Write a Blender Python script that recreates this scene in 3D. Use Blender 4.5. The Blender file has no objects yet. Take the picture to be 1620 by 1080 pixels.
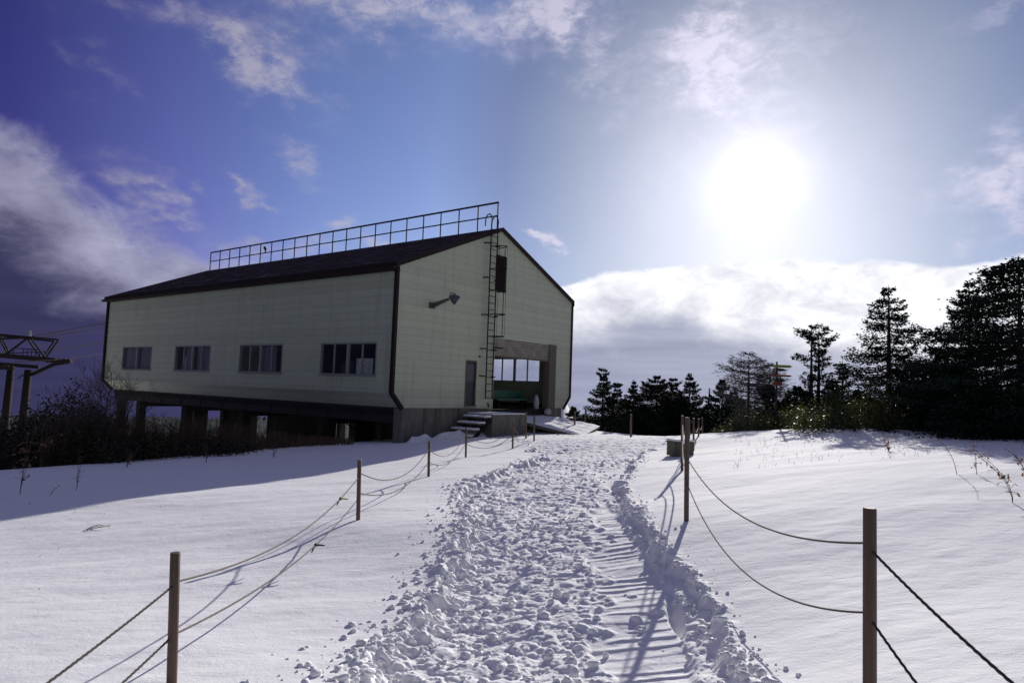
import bpy, math, random
import numpy as np
from mathutils import Vector, Matrix
S = bpy.context.scene
COL = S.collection
R = math.radians
# ------------------------------------------------------------------ camera
F = 1080.0; PI_ = R(3.98); RO = R(2.09)
EYE = np.array([0.0, 0.0, 1.7])
def ray(px, py):
    a, b = px-810, py-540
    u = a*math.cos(RO)+b*math.sin(RO); v = -a*math.sin(RO)+b*math.cos(RO)
    x, yy, zz = u/F, 1.0, -v/F
    c, s = math.cos(PI_), math.sin(PI_)
    return np.array([x, yy*c-zz*s, yy*s+zz*c])
def at(px, py, Y):
    d = ray(px, py); return EYE+d*(Y/d[1])
cam_d = bpy.data.cameras.new('camera'); cam = bpy.data.objects.new('camera', cam_d); COL.objects.link(cam)
cam_d.lens = 24; cam_d.sensor_width = 36; cam_d.clip_start = 0.05; cam_d.clip_end = 60000
r0 = ray(810, 540); rx = Vector(ray(811, 540)-r0).normalized(); ry = Vector(ray(810, 539)-r0).normalized(); rz = rx.cross(ry)
m = Matrix((rx, ry, rz)).transposed().to_4x4(); m.translation = Vector(EYE); cam.matrix_world = m
S.camera = cam
S.view_settings.view_transform = 'Standard'; S.view_settings.look = 'None'; S.view_settings.gamma = 1
S.view_settings.exposure = 0.15
# ------------------------------------------------------------------ sun
SUN_AZ, SUN_EL = R(19.5), R(17.2)          # azimuth clockwise from +Y
sd = Vector((math.sin(SUN_AZ)*math.cos(SUN_EL), math.cos(SUN_AZ)*math.cos(SUN_EL), math.sin(SUN_EL)))
sl = bpy.data.lights.new('sun', 'SUN'); sl.energy = 4.6; sl.angle = R(0.55); sl.color = (1.0, 0.955, 0.90)
so = bpy.data.objects.new('sun', sl); COL.objects.link(so); so.rotation_euler = sd.to_track_quat('Z', 'Y').to_euler(); so.location = (20, 60, 30)
# ------------------------------------------------------------------ node helper
class NT:
    def __init__(s, tree): s.t = tree; s.n = tree.nodes; s.l = tree.links
    def new(s, kind, **k):
        n = s.n.new(kind)
        for a, b in k.items(): setattr(n, a, b)
        return n
    def put(s, sock, v):
        if isinstance(v, bpy.types.NodeSocket): s.l.new(v, sock)
        elif v is not None:
            try: sock.default_value = v
            except Exception:
                sock.default_value = tuple(v)+(1.0,) if len(v) == 3 else v
    def m(s, op, a, b=None, c=None, clamp=False):
        n = s.new('ShaderNodeMath', operation=op, use_clamp=clamp)
        s.put(n.inputs[0], a)
        if b is not None: s.put(n.inputs[1], b)
        if c is not None: s.put(n.inputs[2], c)
        return n.outputs[0]
    def ss(s, x, lo, hi, a=0.0, b=1.0):
        n = s.new('ShaderNodeMapRange', interpolation_type='SMOOTHSTEP')
        s.put(n.inputs[0], x); s.put(n.inputs[1], lo); s.put(n.inputs[2], hi); n.inputs[3].default_value = a; n.inputs[4].default_value = b
        return n.outputs[0]
    def mix(s, f, a, b, mode='MIX'):
        n = s.new('ShaderNodeMix', data_type='RGBA', blend_type=mode)
        s.put(n.inputs[0], f); s.put(n.inputs[6], a); s.put(n.inputs[7], b)
        return n.outputs[2]
    def noise(s, vec, scale, detail=6, rough=0.55, dist=0.0):
        n = s.new('ShaderNodeTexNoise'); s.put(n.inputs['Vector'], vec)
        n.inputs['Scale'].default_value = scale; n.inputs['Detail'].default_value = detail
        n.inputs['Roughness'].default_value = rough; n.inputs['Distortion'].default_value = dist
        return n.outputs[0], n.outputs[1]
    def xyz(s, v):
        n = s.new('ShaderNodeSeparateXYZ'); s.put(n.inputs[0], v); return n.outputs
    def cxyz(s, x, y, z=0.0):
        n = s.new('ShaderNodeCombineXYZ'); s.put(n.inputs[0], x); s.put(n.inputs[1], y); s.put(n.inputs[2], z); return n.outputs[0]
    def ramp(s, f, stops, interp='LINEAR'):
        n = s.new('ShaderNodeValToRGB'); e = n.color_ramp; e.interpolation = interp
        while len(e.elements) < len(stops): e.elements.new(0.5)
        for el, (p, c) in zip(e.elements, stops): el.position = p; el.color = tuple(c)+(1.0,) if len(c) == 3 else c
        s.put(n.inputs[0], f); return n.outputs[0]
    def curve(s, x, pts, xmin, xmax):
        t = s.m('DIVIDE', s.m('SUBTRACT', x, xmin), xmax-xmin, clamp=True)
        n = s.new('ShaderNodeFloatCurve'); c = n.mapping.curves[0]
        P = [((p-xmin)/(xmax-xmin), v) for p, v in pts]
        while len(c.points) < len(P): c.points.new(0.5, 0.5)
        for q, (a, b) in zip(c.points, P): q.location = (a, b)
        n.mapping.update(); s.put(n.inputs[1], t); return n.outputs[0]
# ------------------------------------------------------------------ world
W = bpy.data.worlds.new('World'); S.world = W; W.use_nodes = True
T = NT(W.node_tree); W.node_tree.nodes.clear()
BG = 0.1
def dirof(px, py):
    d = ray(px, py); d = d/np.linalg.norm(d)
    return math.degrees(math.atan2(d[0], d[1])), math.degrees(math.asin(d[2]))
def build_sky():
    tc = T.new('ShaderNodeTexCoord'); D = tc.outputs['Generated']
    sky = T.new('ShaderNodeTexSky', sky_type='NISHITA', sun_disc=False, sun_elevation=SUN_EL, sun_rotation=SUN_AZ, altitude=1300, air_density=1.0, dust_density=0.6, ozone_density=2.5)
    x, y, z = T.xyz(D)
    az = T.m('MULTIPLY', T.m('ARCTAN2', x, y), 57.29578)
    el = T.m('MULTIPLY', T.m('ARCSINE', z), 57.29578)
    dp = T.new('ShaderNodeVectorMath', operation='DOT_PRODUCT'); T.put(dp.inputs[0], D); dp.inputs[1].default_value = tuple(sd)
    th = T.m('MULTIPLY', T.m('ARCCOSINE', T.m('MINIMUM', dp.outputs['Value'], 1.0)), 57.29578)
    k = 1.0/BG
    # clear air: Nishita darkened away from the sun, brightened behind the camera as added fill
    tn = T.m('DIVIDE', th, 180.0, clamp=True)
    tint = T.ramp(tn, [(0.0, (0.60,0.56,0.60)), (0.08, (0.60,0.56,0.60)), (0.11, (0.54,0.51,0.64)), (0.14, (0.78,0.73,0.90)), (0.19, (0.72,0.64,0.86)), (0.25, (0.54,0.38,0.70)), (0.30, (0.27,0.165,0.46)), (0.40, (0.18,0.10,0.34)), (0.55, (0.20,0.15,0.26)), (0.75, (0.45,0.38,0.42)), (1.0, (0.55,0.46,0.48))])
    zenith_fill = T.ss(el, 33.0, 62.0, 0.0, 1.0)  # unseen brightening above the view, added to light the shaded snow
    base = T.mix(1.0, sky.outputs[0], tint, 'MULTIPLY')
    base = T.mix(T.m('MULTIPLY', zenith_fill, 0.8), base, (0.17*k, 0.165*k, 0.27*k, 1))
    # aureole
    g1 = T.m('EXPONENT', T.m('MULTIPLY', T.m('POWER', T.m('DIVIDE', th, 1.5), 1.35), -1.0))
    g2 = T.m('EXPONENT', T.m('MULTIPLY', T.m('POWER', T.m('DIVIDE', th, 10.0), 1.35), -1.0))
    a1 = T.m('MULTIPLY', g1, 1.15*k); gn, _ = T.noise(D, 7.0, 5, 0.55); a2 = T.m('MULTIPLY', T.m('MULTIPLY', g2, 0.50*k), T.m('ADD', T.m('MULTIPLY', gn, 0.7), 0.65))
    add = T.mix(1.0, T.mix(1.0, T.cxyz(a1, a1, a1), T.cxyz(a2, T.m('MULTIPLY', a2, 1.0), T.m('MULTIPLY', a2, 1.0)), 'ADD'), base, 'ADD')
    # coordinates for clouds
    P = T.cxyz(T.m('MULTIPLY', az, 0.05), T.m('MULTIPLY', el, 0.085), 0.0)
    nz, _ = T.noise(P, 1.7, 9, 0.60, 0.15)
    nf, _ = T.noise(P, 5.5, 8, 0.62, 0.3)
    nw, nwc = T.noise(P, 2.4, 5, 0.6, 0.0)
    warp = T.xyz(nwc)
    waz = T.m('ADD', az, T.m('MULTIPLY', T.m('SUBTRACT', warp[0], 0.5), 12.0))
    wel = T.m('ADD', el, T.m('MULTIPLY', T.m('SUBTRACT', warp[1], 0.5), 9.0))
    # wisps and small clouds: (px, py, half width deg, half height deg, strength, tilt)
    blobs = [(330,50,9,1.5,.6,0),(560,12,8,1.5,.85,0),(440,130,4.2,1.2,.8,-18),(385,80,1.4,1.5,.45,0),(140,95,2.4,.8,.35,-25),(470,245,2.6,.75,.75,-14),(395,298,1.7,.55,.8,-24),(205,292,2.2,.9,.6,-8),(275,325,2.0,.5,.7,-8),(170,245,3.5,1.1,.28,-10),
             (845,365,.7,.5,1.3,0),(870,371,.8,.5,1.3,0),(545,350,1.7,.7,1.1,0),(610,380,2.2,.6,.8,0),(430,380,5,.9,.7,0),
             (870,25,4.2,2.2,.9,0),(900,60,1.6,1.4,.8,0),(960,110,2.2,1.6,.55,20),(1120,85,3.2,3.0,1.0,0),(975,180,1.2,1.2,.4,30),(700,8,6,1.0,.5,0),
             (1600,285,1.9,3.4,1.1,8),(1480,320,3.2,1.1,.5,15),(1500,385,.9,.9,.6,0),(1590,12,2.6,.7,.5,15),(1180,110,7,8,.5,12),(750,60,5,1.5,.25,0)]
    tot = None
    for (px, py, wa, we, st, tilt) in blobs:
        a0, e0 = dirof(px, py)
        dx = T.m('SUBTRACT', waz, a0); dy = T.m('SUBTRACT', wel, e0)
        c, s_ = math.cos(R(tilt)), math.sin(R(tilt))
        u = T.m('ADD', T.m('MULTIPLY', dx, c/wa), T.m('MULTIPLY', dy, s_/wa))
        v = T.m('ADD', T.m('MULTIPLY', dx, -s_/we), T.m('MULTIPLY', dy, c/we))
        q = T.m('ADD', T.m('MULTIPLY', u, u), T.m('MULTIPLY', v, v))
        g = T.m('MULTIPLY', T.m('EXPONENT', T.m('MULTIPLY', q, -0.8)), st)
        tot = g if tot is None else T.m('ADD', tot, g)
    wm = T.m('MULTIPLY', tot, T.m('ADD', T.m('MULTIPLY', nf, 2.4), -0.35, clamp=True))
    nff, _ = T.noise(P, 13.0, 7, 0.65, 0.5)
    wm = T.m('MULTIPLY', wm, T.m('ADD', T.m('MULTIPLY', nff, 2.2), -0.12))
    wm = T.ss(wm, 0.03, 1.25, 0.0, 0.74)
    near = T.m('EXPONENT', T.m('MULTIPLY', T.m('DIVIDE', th, 26.0), -1.0))
    nb = T.m('ADD', T.m('MULTIPLY', near, 0.95), 0.20)
    wcol = T.cxyz(T.m('MULTIPLY', nb, 1.0*k), T.m('MULTIPLY', nb, 0.95*k), T.m('MULTIPLY', nb, 1.15*k))
    c1 = T.mix(wm, add, wcol)
    # the cloud bank along the horizon
    top = T.m('MULTIPLY', T.curve(az, [(-90,.40),(-50,.50),(-38,.565),(-33,.48),(-29,.39),(-26,.355),(-22,.345),(-15,.31),(-6,.27),(1,.275),(4,.30),(8,.335),(12,.345),(17,.365),(22,.37),(27,.355),(31,.335),(35,.345),(45,.36),(90,.40)], -90, 90), 30.0)
    nl, _ = T.noise(P, 3.2, 9, 0.62, 0.4)
    topn = T.m('ADD', top, T.m('MULTIPLY', T.m('SUBTRACT', nl, 0.5), T.ss(az, -30.0, 8.0, 7.5, 2.2)))
    dep = T.m('SUBTRACT', topn, el)
    bm = T.ss(T.m('DIVIDE', dep, T.ss(az, -26.0, 2.0, 3.4, 0.55)), 0.0, 1.0, 0.0, 1.0)
    q = T.m('ADD', T.m('SUBTRACT', dep, T.ss(az, 10.0, 24.0, 0.0, 2.4)), T.m('MULTIPLY', T.m('SUBTRACT', nz, 0.5), 11.0))
    body = T.ss(q, T.ss(az, -38.0, -20.0, 3.8, 1.3), T.ss(az, -36.0, -18.0, 10.5, 6.5))
    nr = T.ss(az, -40.0, 16.0)
    tz = T.m('POWER', nr, 1.5)
    rim = T.ramp(nr, [(0.0, (.23,.225,.34)), (.28, (.33,.34,.47)), (.62, (.50,.54,.78)), (.80, (.76,.77,.83)), (1.0, (.79,.795,.84))])
    bod = T.ramp(nr, [(0.0, (.036,.035,.092)), (.22, (.046,.046,.125)), (.5, (.10,.11,.26)), (.75, (.25,.26,.40)), (1.0, (.36,.38,.50))])
    rimv = T.mix(1.0, rim, T.cxyz(T.m('ADD', T.m('MULTIPLY', nf, 1.5), 0.38), T.m('ADD', T.m('MULTIPLY', nf, 1.5), 0.38), T.m('ADD', T.m('MULTIPLY', nf, 1.2), 0.52)), 'MULTIPLY')
    # faint streaks low in the bank
    sn, _ = T.noise(T.cxyz(T.m('MULTIPLY', az, 0.03), T.m('MULTIPLY', el, 0.45), 3.0), 2.0, 5, 0.55)
    st = T.m('ADD', T.m('MULTIPLY', sn, 0.7), 0.66)
    bodv = T.mix(1.0, bod, T.cxyz(st, st, T.m('ADD', T.m('MULTIPLY', st, 0.8), 0.2)), 'MULTIPLY')
    bc = T.mix(body, rimv, bodv)
    bk = T.mix(1.0, bc, (k, k, k, 1), 'MULTIPLY')
    c2 = T.mix(bm, c1, bk)
    bg = T.new('ShaderNodeBackground'); bg.inputs[1].default_value = BG; T.put(bg.inputs[0], c2)
    out = T.new('ShaderNodeOutputWorld'); T.l.new(bg.outputs[0], out.inputs[0])
    W.cycles.sampling_method = 'MANUAL'; W.cycles.sample_map_resolution = 512
build_sky()
# ------------------------------------------------------------------ object helpers
def tag(o, label=None, cat=None, group=None, kind=None):
    if label: o['label'] = label
    if cat: o['category'] = cat
    if group: o['group'] = group
    if kind: o['kind'] = kind
    return o
def empty(name, loc=(0,0,0), rz=0.0, label=None, cat=None, group=None, kind=None):
    o = bpy.data.objects.new(name, None); COL.objects.link(o); o.location = tuple(loc); o.rotation_euler = (0,0,rz); o.empty_display_size = 0.3
    return tag(o, label, cat, group, kind)
class MB:
    def __init__(s): s.v = []; s.f = []
    def add(s, vs, fs):
        b = len(s.v); s.v += [tuple(map(float, p)) for p in vs]; s.f += [tuple(b+i for i in f) for f in fs]; return s
    def box(s, x0, x1, y0, y1, z0, z1):
        v = [(x0,y0,z0),(x1,y0,z0),(x1,y1,z0),(x0,y1,z0),(x0,y0,z1),(x1,y0,z1),(x1,y1,z1),(x0,y1,z1)]
        return s.add(v, [(0,3,2,1),(4,5,6,7),(0,1,5,4),(1,2,6,5),(2,3,7,6),(3,0,4,7)])
    def prism(s, poly, axis, a, b):
        # poly in the two other axes (cyclic order), extruded from a to b along axis
        def mk(p, q, t): return {'x':(t,p,q),'y':(p,t,q),'z':(p,q,t)}[axis]
        n = len(poly); v = [mk(p,q,a) for p,q in poly]+[mk(p,q,b) for p,q in poly]
        f = [tuple(range(n)), tuple(range(2*n-1, n-1, -1))]+[(i,i+n,(i+1)%n+n,(i+1)%n) for i in range(n)]
        return s.add(v, f)
    def tube(s, pts, r, n=6, cap=True):
        pts = [Vector(p) for p in pts]; rs = r if isinstance(r, (list, tuple, np.ndarray)) else [r]*len(pts)
        vs = []; fs = []; prev = None
        for i, p in enumerate(pts):
            d = (pts[min(i+1, len(pts)-1)]-pts[max(i-1, 0)])
            d = d.normalized() if d.length > 1e-9 else Vector((0,0,1))
            if prev is None:
                a = Vector((0,0,1)) if abs(d.z) < .9 else Vector((1,0,0)); X = d.cross(a).normalized()
            else: X = (prev-d*prev.dot(d)).normalized()
            prev = X; Y = d.cross(X)
            for j in range(n):
                t = 2*math.pi*j/n; vs.append(p+(X*math.cos(t)+Y*math.sin(t))*rs[i])
        for i in range(len(pts)-1):
            for j in range(n): fs.append((i*n+j, i*n+(j+1)%n, (i+1)*n+(j+1)%n, (i+1)*n+j))
        if cap: fs.append(tuple(range(n-1, -1, -1))); k = (len(pts)-1)*n; fs.append(tuple(range(k, k+n)))
        return s.add(vs, fs)
    def bar(s, a, b, w, h):
        a = Vector(a); b = Vector(b); d = (b-a).normalized(); up = Vector((0,0,1)) if abs(d.z) < .95 else Vector((0,1,0))
        X = d.cross(up).normalized()*w/2; Y = X.normalized().cross(d)*h/2
        v = [a-X-Y, a+X-Y, a+X+Y, a-X+Y, b-X-Y, b+X-Y, b+X+Y, b-X+Y]
        return s.add(v, [(0,1,2,3),(7,6,5,4),(0,4,5,1),(1,5,6,2),(2,6,7,3),(3,7,4,0)])
    def build(s, name, mat, parent=None, smooth=False, bevel=0.0):
        me = bpy.data.meshes.new(name); me.from_pydata(s.v, [], s.f); me.update()
        o = bpy.data.objects.new(name, me); COL.objects.link(o); me.materials.append(mat)
        if smooth: me.polygons.foreach_set('use_smooth', [True]*len(me.polygons))
        if parent is not None: o.parent = parent
        if bevel:
            b = o.modifiers.new('bevel', 'BEVEL'); b.width = bevel; b.segments = 2; b.limit_method = 'ANGLE'
        return o
def npmesh(name, verts, quads, mat, parent=None, smooth=False, uv=None):
    me = bpy.data.meshes.new(name); nv = len(verts); nq = len(quads); k = quads.shape[1]
    me.vertices.add(nv); me.vertices.foreach_set('co', np.asarray(verts, dtype=np.float32).ravel())
    me.loops.add(nq*k); me.loops.foreach_set('vertex_index', np.asarray(quads, dtype=np.int32).ravel())
    me.polygons.add(nq); me.polygons.foreach_set('loop_start', np.arange(0, nq*k, k, dtype=np.int32)); me.polygons.foreach_set('loop_total', np.full(nq, k, dtype=np.int32))
    me.update(calc_edges=True)
    if smooth: me.polygons.foreach_set('use_smooth', np.ones(nq, dtype=bool))
    me.materials.append(mat)
    o = bpy.data.objects.new(name, me); COL.objects.link(o)
    if parent is not None: o.parent = parent
    return o
# ------------------------------------------------------------------ materials
def mat(name, col, rough=0.7, var=0.15, scale=4.0, bump=0.0, bscale=30.0, metallic=0.0, spec=0.5, extra=None, stretch=(1,1,1)):
    M = bpy.data.materials.new(name); M.use_nodes = True; t = NT(M.node_tree)
    b = M.node_tree.nodes['Principled BSDF']; b.inputs['Roughness'].default_value = rough; b.inputs['Metallic'].default_value = metallic
    b.inputs['Specular IOR Level'].default_value = spec
    tc = t.new('ShaderNodeTexCoord'); mp = t.new('ShaderNodeMapping'); t.l.new(tc.outputs['Object'], mp.inputs[0]); mp.inputs['Scale'].default_value = stretch
    n, _ = t.noise(mp.outputs[0], scale, 6, 0.6)
    f = t.m('ADD', t.m('MULTIPLY', t.m('SUBTRACT', n, 0.5), 2*var*2), 1.0)
    c = t.mix(1.0, tuple(col)+(1,), t.cxyz(f, f, f), 'MULTIPLY')
    if extra: c = extra(t, tc, c, b)
    t.put(b.inputs['Base Color'], c)
    if bump:
        n2, _ = t.noise(mp.outputs[0], bscale, 5, 0.6)
        bp = t.new('ShaderNodeBump'); bp.inputs['Strength'].default_value = bump; bp.inputs['Distance'].default_value = 0.02; t.put(bp.inputs['Height'], n2)
        t.l.new(bp.outputs[0], b.inputs['Normal'])
    return M
def snow_mat():
    M = bpy.data.materials.new('snow'); M.use_nodes = True; t = NT(M.node_tree)
    b = M.node_tree.nodes['Principled BSDF']; b.inputs['Roughness'].default_value = 0.85; b.inputs['Specular IOR Level'].default_value = 0.06
    tc = t.new('ShaderNodeTexCoord'); P = tc.outputs['Object']
    n1, _ = t.noise(P, 0.35, 4, 0.5); n2, _ = t.noise(P, 5.0, 5, 0.6)
    f = t.m('ADD', t.m('MULTIPLY', n1, 0.07), t.m('MULTIPLY', n2, 0.05))
    t.put(b.inputs['Base Color'], t.mix(f, (0.90,0.90,0.90,1), (0.67,0.67,0.69,1)))
    mp = t.new('ShaderNodeMapping'); t.l.new(P, mp.inputs[0]); mp.inputs['Rotation'].default_value = (0,0,R(25)); mp.inputs['Scale'].default_value = (1.0,3.2,1.0)
    w1, _ = t.noise(mp.outputs[0], 2.2, 6, 0.62, 0.6)
    w2, _ = t.noise(P, 45.0, 4, 0.6)
    w3, _ = t.noise(P, 160.0, 2, 0.5)
    h = t.m('ADD', t.m('ADD', t.m('ADD', t.m('MULTIPLY', w1, 0.009), t.m('MULTIPLY', n2, 0.012)), t.m('MULTIPLY', w2, 0.0035)), t.m('MULTIPLY', w3, 0.0016))
    bp = t.new('ShaderNodeBump'); bp.inputs['Strength'].default_value = 0.8; bp.inputs['Distance'].default_value = 1.0; t.put(bp.inputs['Height'], h)
    t.l.new(bp.outputs[0], b.inputs['Normal'])
    # far slopes: cloud shadow put into the snow colour as dark patches
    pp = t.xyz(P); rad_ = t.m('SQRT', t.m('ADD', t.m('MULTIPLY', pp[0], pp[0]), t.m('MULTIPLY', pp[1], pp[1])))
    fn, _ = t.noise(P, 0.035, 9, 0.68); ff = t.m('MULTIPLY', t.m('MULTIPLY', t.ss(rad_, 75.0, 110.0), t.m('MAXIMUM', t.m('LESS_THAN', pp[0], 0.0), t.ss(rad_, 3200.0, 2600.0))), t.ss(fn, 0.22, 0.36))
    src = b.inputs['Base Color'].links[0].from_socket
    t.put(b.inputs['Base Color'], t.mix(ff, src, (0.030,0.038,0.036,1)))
    return M
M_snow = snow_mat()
def snowcap(lim=0.75, amount=0.6):
    def f(t, tc, c, b):
        g = t.new('ShaderNodeNewGeometry'); nz = t.xyz(g.outputs['Normal'])[2]
        n, _ = t.noise(tc.outputs['Object'], 3.0, 6, 0.7)
        k = t.m('MULTIPLY', t.ss(nz, lim-.1, lim+.1), t.ss(n, 1-amount-.12, 1-amount+.12))
        return t.mix(k, c, (0.8,0.8,0.83,1))
    return f
def siding_extra(vseams, axis):
    # narrow horizontal board joints, vertical panel joints and a little weathering
    def f(t, tc, c, b):
        P = t.xyz(tc.outputs['Object'])
        hz = t.m('FRACT', t.m('DIVIDE', P[2], 0.303))
        line = t.m('LESS_THAN', hz, 0.075)
        for s in vseams:
            d = t.m('ABSOLUTE', t.m('SUBTRACT', P[axis], s)); line = t.m('MAXIMUM', line, t.m('MULTIPLY', t.m('LESS_THAN', d, 0.02), 0.7))
        mp = t.new('ShaderNodeMapping'); t.l.new(tc.outputs['Object'], mp.inputs[0]); mp.inputs['Scale'].default_value = (1.6,1.6,0.14)
        st, _ = t.noise(mp.outputs[0], 2.0, 7, 0.65)
        row = t.m('FLOOR', t.m('DIVIDE', P[2], 0.303))
        rn = t.new('ShaderNodeTexWhiteNoise', noise_dimensions='1D'); t.put(rn.inputs['W'], row)
        rv = t.m('ADD', t.m('MULTIPLY', rn.outputs[0], 0.10), 0.95)
        c = t.mix(1.0, c, t.cxyz(rv, rv, rv), 'MULTIPLY')
        c = t.mix(t.ss(st, 0.50, 0.78, 0.0, 0.38), c, (0.16,0.17,0.11,1))
        low = t.m('MULTIPLY', t.ss(P[2], 1.5, 0.8), t.ss(st, 0.4, 0.6, 0.0, 0.40))
        c = t.mix(t.m('MULTIPLY', low, 0.3), c, (0.10,0.11,0.06,1))
        c = t.mix(t.m('MULTIPLY', line, 0.30), c, (0.10,0.11,0.09,1))
        return c
    return f
M_side_l = mat('siding_long', (0.425,0.455,0.325), 0.55, 0.05, 1.5, 0.05, 60, extra=siding_extra([4.0,8.2,12.4,16.6,20.8], 1))
M_side_g = mat('siding_gable', (0.425,0.455,0.325), 0.55, 0.05, 1.5, 0.05, 60, extra=siding_extra([3.10,9.24], 0))
M_trim = mat('trim_brown', (0.022,0.015,0.014), 0.7, 0.15, 3, spec=0.15)
M_dark = mat('painted_steel', (0.022,0.018,0.018), 0.8, 0.2, 5, spec=0.08)
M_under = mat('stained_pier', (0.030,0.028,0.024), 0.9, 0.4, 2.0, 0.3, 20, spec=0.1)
M_steel = mat('rusty_steel', (0.022,0.018,0.018), 0.85, 0.3, 3, 0.2, 20)
def roof_extra(t, tc, c, b):
    P = t.xyz(tc.outputs['Object'])
    fr = t.m('FRACT', t.m('DIVIDE', P[1], 0.455)); ln = t.m('LESS_THAN', fr, 0.09)
    c = t.mix(t.m('MULTIPLY', ln, 0.45), c, (0.012,0.01,0.01,1))
    mp = t.new('ShaderNodeMapping'); t.l.new(tc.outputs['Object'], mp.inputs[0]); mp.inputs['Scale'].default_value = (3.5,0.5,1)
    n, _ = t.noise(mp.outputs[0], 1.6, 9, 0.72)
    c = t.mix(t.ss(n, 0.52, 0.70, 0.0, 0.45), c, (0.45,0.45,0.5,1))
    return c
M_roof = mat('roof_metal', (0.050,0.034,0.034), 0.95, 0.25, 2.5, 0.1, 40, spec=0.02, extra=roof_extra)
def conc_extra(t, tc, c, b):
    mp = t.new('ShaderNodeMapping'); t.l.new(tc.outputs['Object'], mp.inputs[0]); mp.inputs['Scale'].default_value = (2.2,2.2,0.25)
    n, _ = t.noise(mp.outputs[0], 2.2, 8, 0.7)
    return t.mix(t.ss(n, 0.45, 0.66, 0.0, 0.75), c, (0.05,0.05,0.042,1))
M_conc = mat('concrete', (0.155,0.15,0.12), 0.9, 0.25, 3.0, 0.3, 25, extra=conc_extra)
M_dconc = mat('old_concrete', (0.08,0.08,0.065), 0.9, 0.35, 2.0, 0.3, 20)
M_inner = mat('inner_wall', (0.035,0.035,0.033), 0.9, 0.2, 2)
M_wood = mat('weathered_wood', (0.12,0.10,0.07), 0.8, 0.35, 3, 0.3, 30, stretch=(6,6,1))
M_slat = mat('shutter_slat', (0.26,0.24,0.19), 0.55, 0.45, 2.2, 0.1, 20, metallic=0.2)
M_frame = mat('window_frame', (0.22,0.24,0.21), 0.5, 0.1, 4)
M_door = mat('door_blue', (0.018,0.025,0.035), 0.5, 0.2, 3)
M_dglass = mat('dark_glass', (0.045,0.045,0.06), 0.35, 0.2, 6)
M_green = mat('green_paint', (0.015,0.10,0.065), 0.5, 0.3, 3)
M_white = mat('white_sack', (0.42,0.42,0.42), 0.8, 0.1, 6)
M_curt = mat('curtain', (0.20,0.17,0.19), 0.9, 0.3, 8, stretch=(1,14,.3))
M_paper = mat('paper', (0.62,0.60,0.52), 0.9, 0.05, 4)
M_ink = mat('print_brown', (0.12,0.09,0.07), 0.9, 0.2, 4)
M_card = mat('cardboard', (0.45,0.27,0.10), 0.9, 0.1, 4)
M_lamp = mat('lamp_housing', (0.09,0.095,0.09), 0.45, 0.15, 6, metallic=0.4)
M_lens = mat('lamp_lens', (0.30,0.32,0.32), 0.2, 0.1, 6)
M_post = mat('post_brown', (0.115,0.068,0.045), 0.6, 0.32, 6, 0.5, 45, stretch=(6,6,0.35))
M_rope = mat('rope_fibre', (0.055,0.045,0.035), 0.9, 0.3, 40)
M_ropel = mat('rope_grey', (0.115,0.095,0.075), 0.9, 0.3, 40)
M_black = mat('black_tie', (0.01,0.01,0.01), 0.5, 0.1, 4)
M_yel = mat('yellow_paint', (0.42,0.46,0.05), 0.6, 0.2, 4)
M_ora = mat('orange_paint', (0.30,0.085,0.045), 0.6, 0.2, 4)
M_bark = mat('bark', (0.055,0.045,0.038), 0.9, 0.35, 5, 0.5, 20)
M_needle = mat('fir_needles', (0.020,0.034,0.024), 0.85, 0.45, 1.6, spec=0.1)
M_needle2 = mat('fir_needles_brown', (0.036,0.030,0.024), 0.85, 0.45, 1.6, spec=0.1)
M_twig = mat('twig', (0.075,0.055,0.042), 0.85, 0.3, 4)
def leaf_mat(name, a, b_, sc=1.2, transl=0.35):
    M = bpy.data.materials.new(name); M.use_nodes = True; t = NT(M.node_tree)
    b = M.node_tree.nodes['Principled BSDF']; b.inputs['Roughness'].default_value = 0.5; b.inputs['Specular IOR Level'].default_value = 0.3
    tc = t.new('ShaderNodeTexCoord'); n, _ = t.noise(tc.outputs['Object'], sc, 6, 0.75)
    c = t.ramp(n, [(0.35, a), (0.65, b_)]); t.put(b.inputs['Base Color'], c)
    tr = t.new('ShaderNodeBsdfTranslucent'); t.put(tr.inputs[0], c)
    mx = t.new('ShaderNodeMixShader'); mx.inputs[0].default_value = transl
    t.l.new(b.outputs[0], mx.inputs[1]); t.l.new(tr.outputs[0], mx.inputs[2])
    t.l.new(mx.outputs[0], M.node_tree.nodes['Material Output'].inputs[0]); return M
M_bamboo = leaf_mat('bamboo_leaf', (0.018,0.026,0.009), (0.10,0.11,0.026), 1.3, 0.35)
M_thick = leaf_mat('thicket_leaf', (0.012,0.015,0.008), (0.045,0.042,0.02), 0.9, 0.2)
M_stem = mat('dry_stem', (0.10,0.06,0.04), 0.9, 0.4, 2)
M_larch = mat('larch_twig', (0.10,0.09,0.085), 0.9, 0.3, 3, spec=0.1)
M_straw = mat('straw', (0.34,0.27,0.17), 0.9, 0.3, 5)
M_dleaf = leaf_mat('dead_leaf', (0.10,0.05,0.02), (0.28,0.16,0.06), 8, 0.3)
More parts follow.
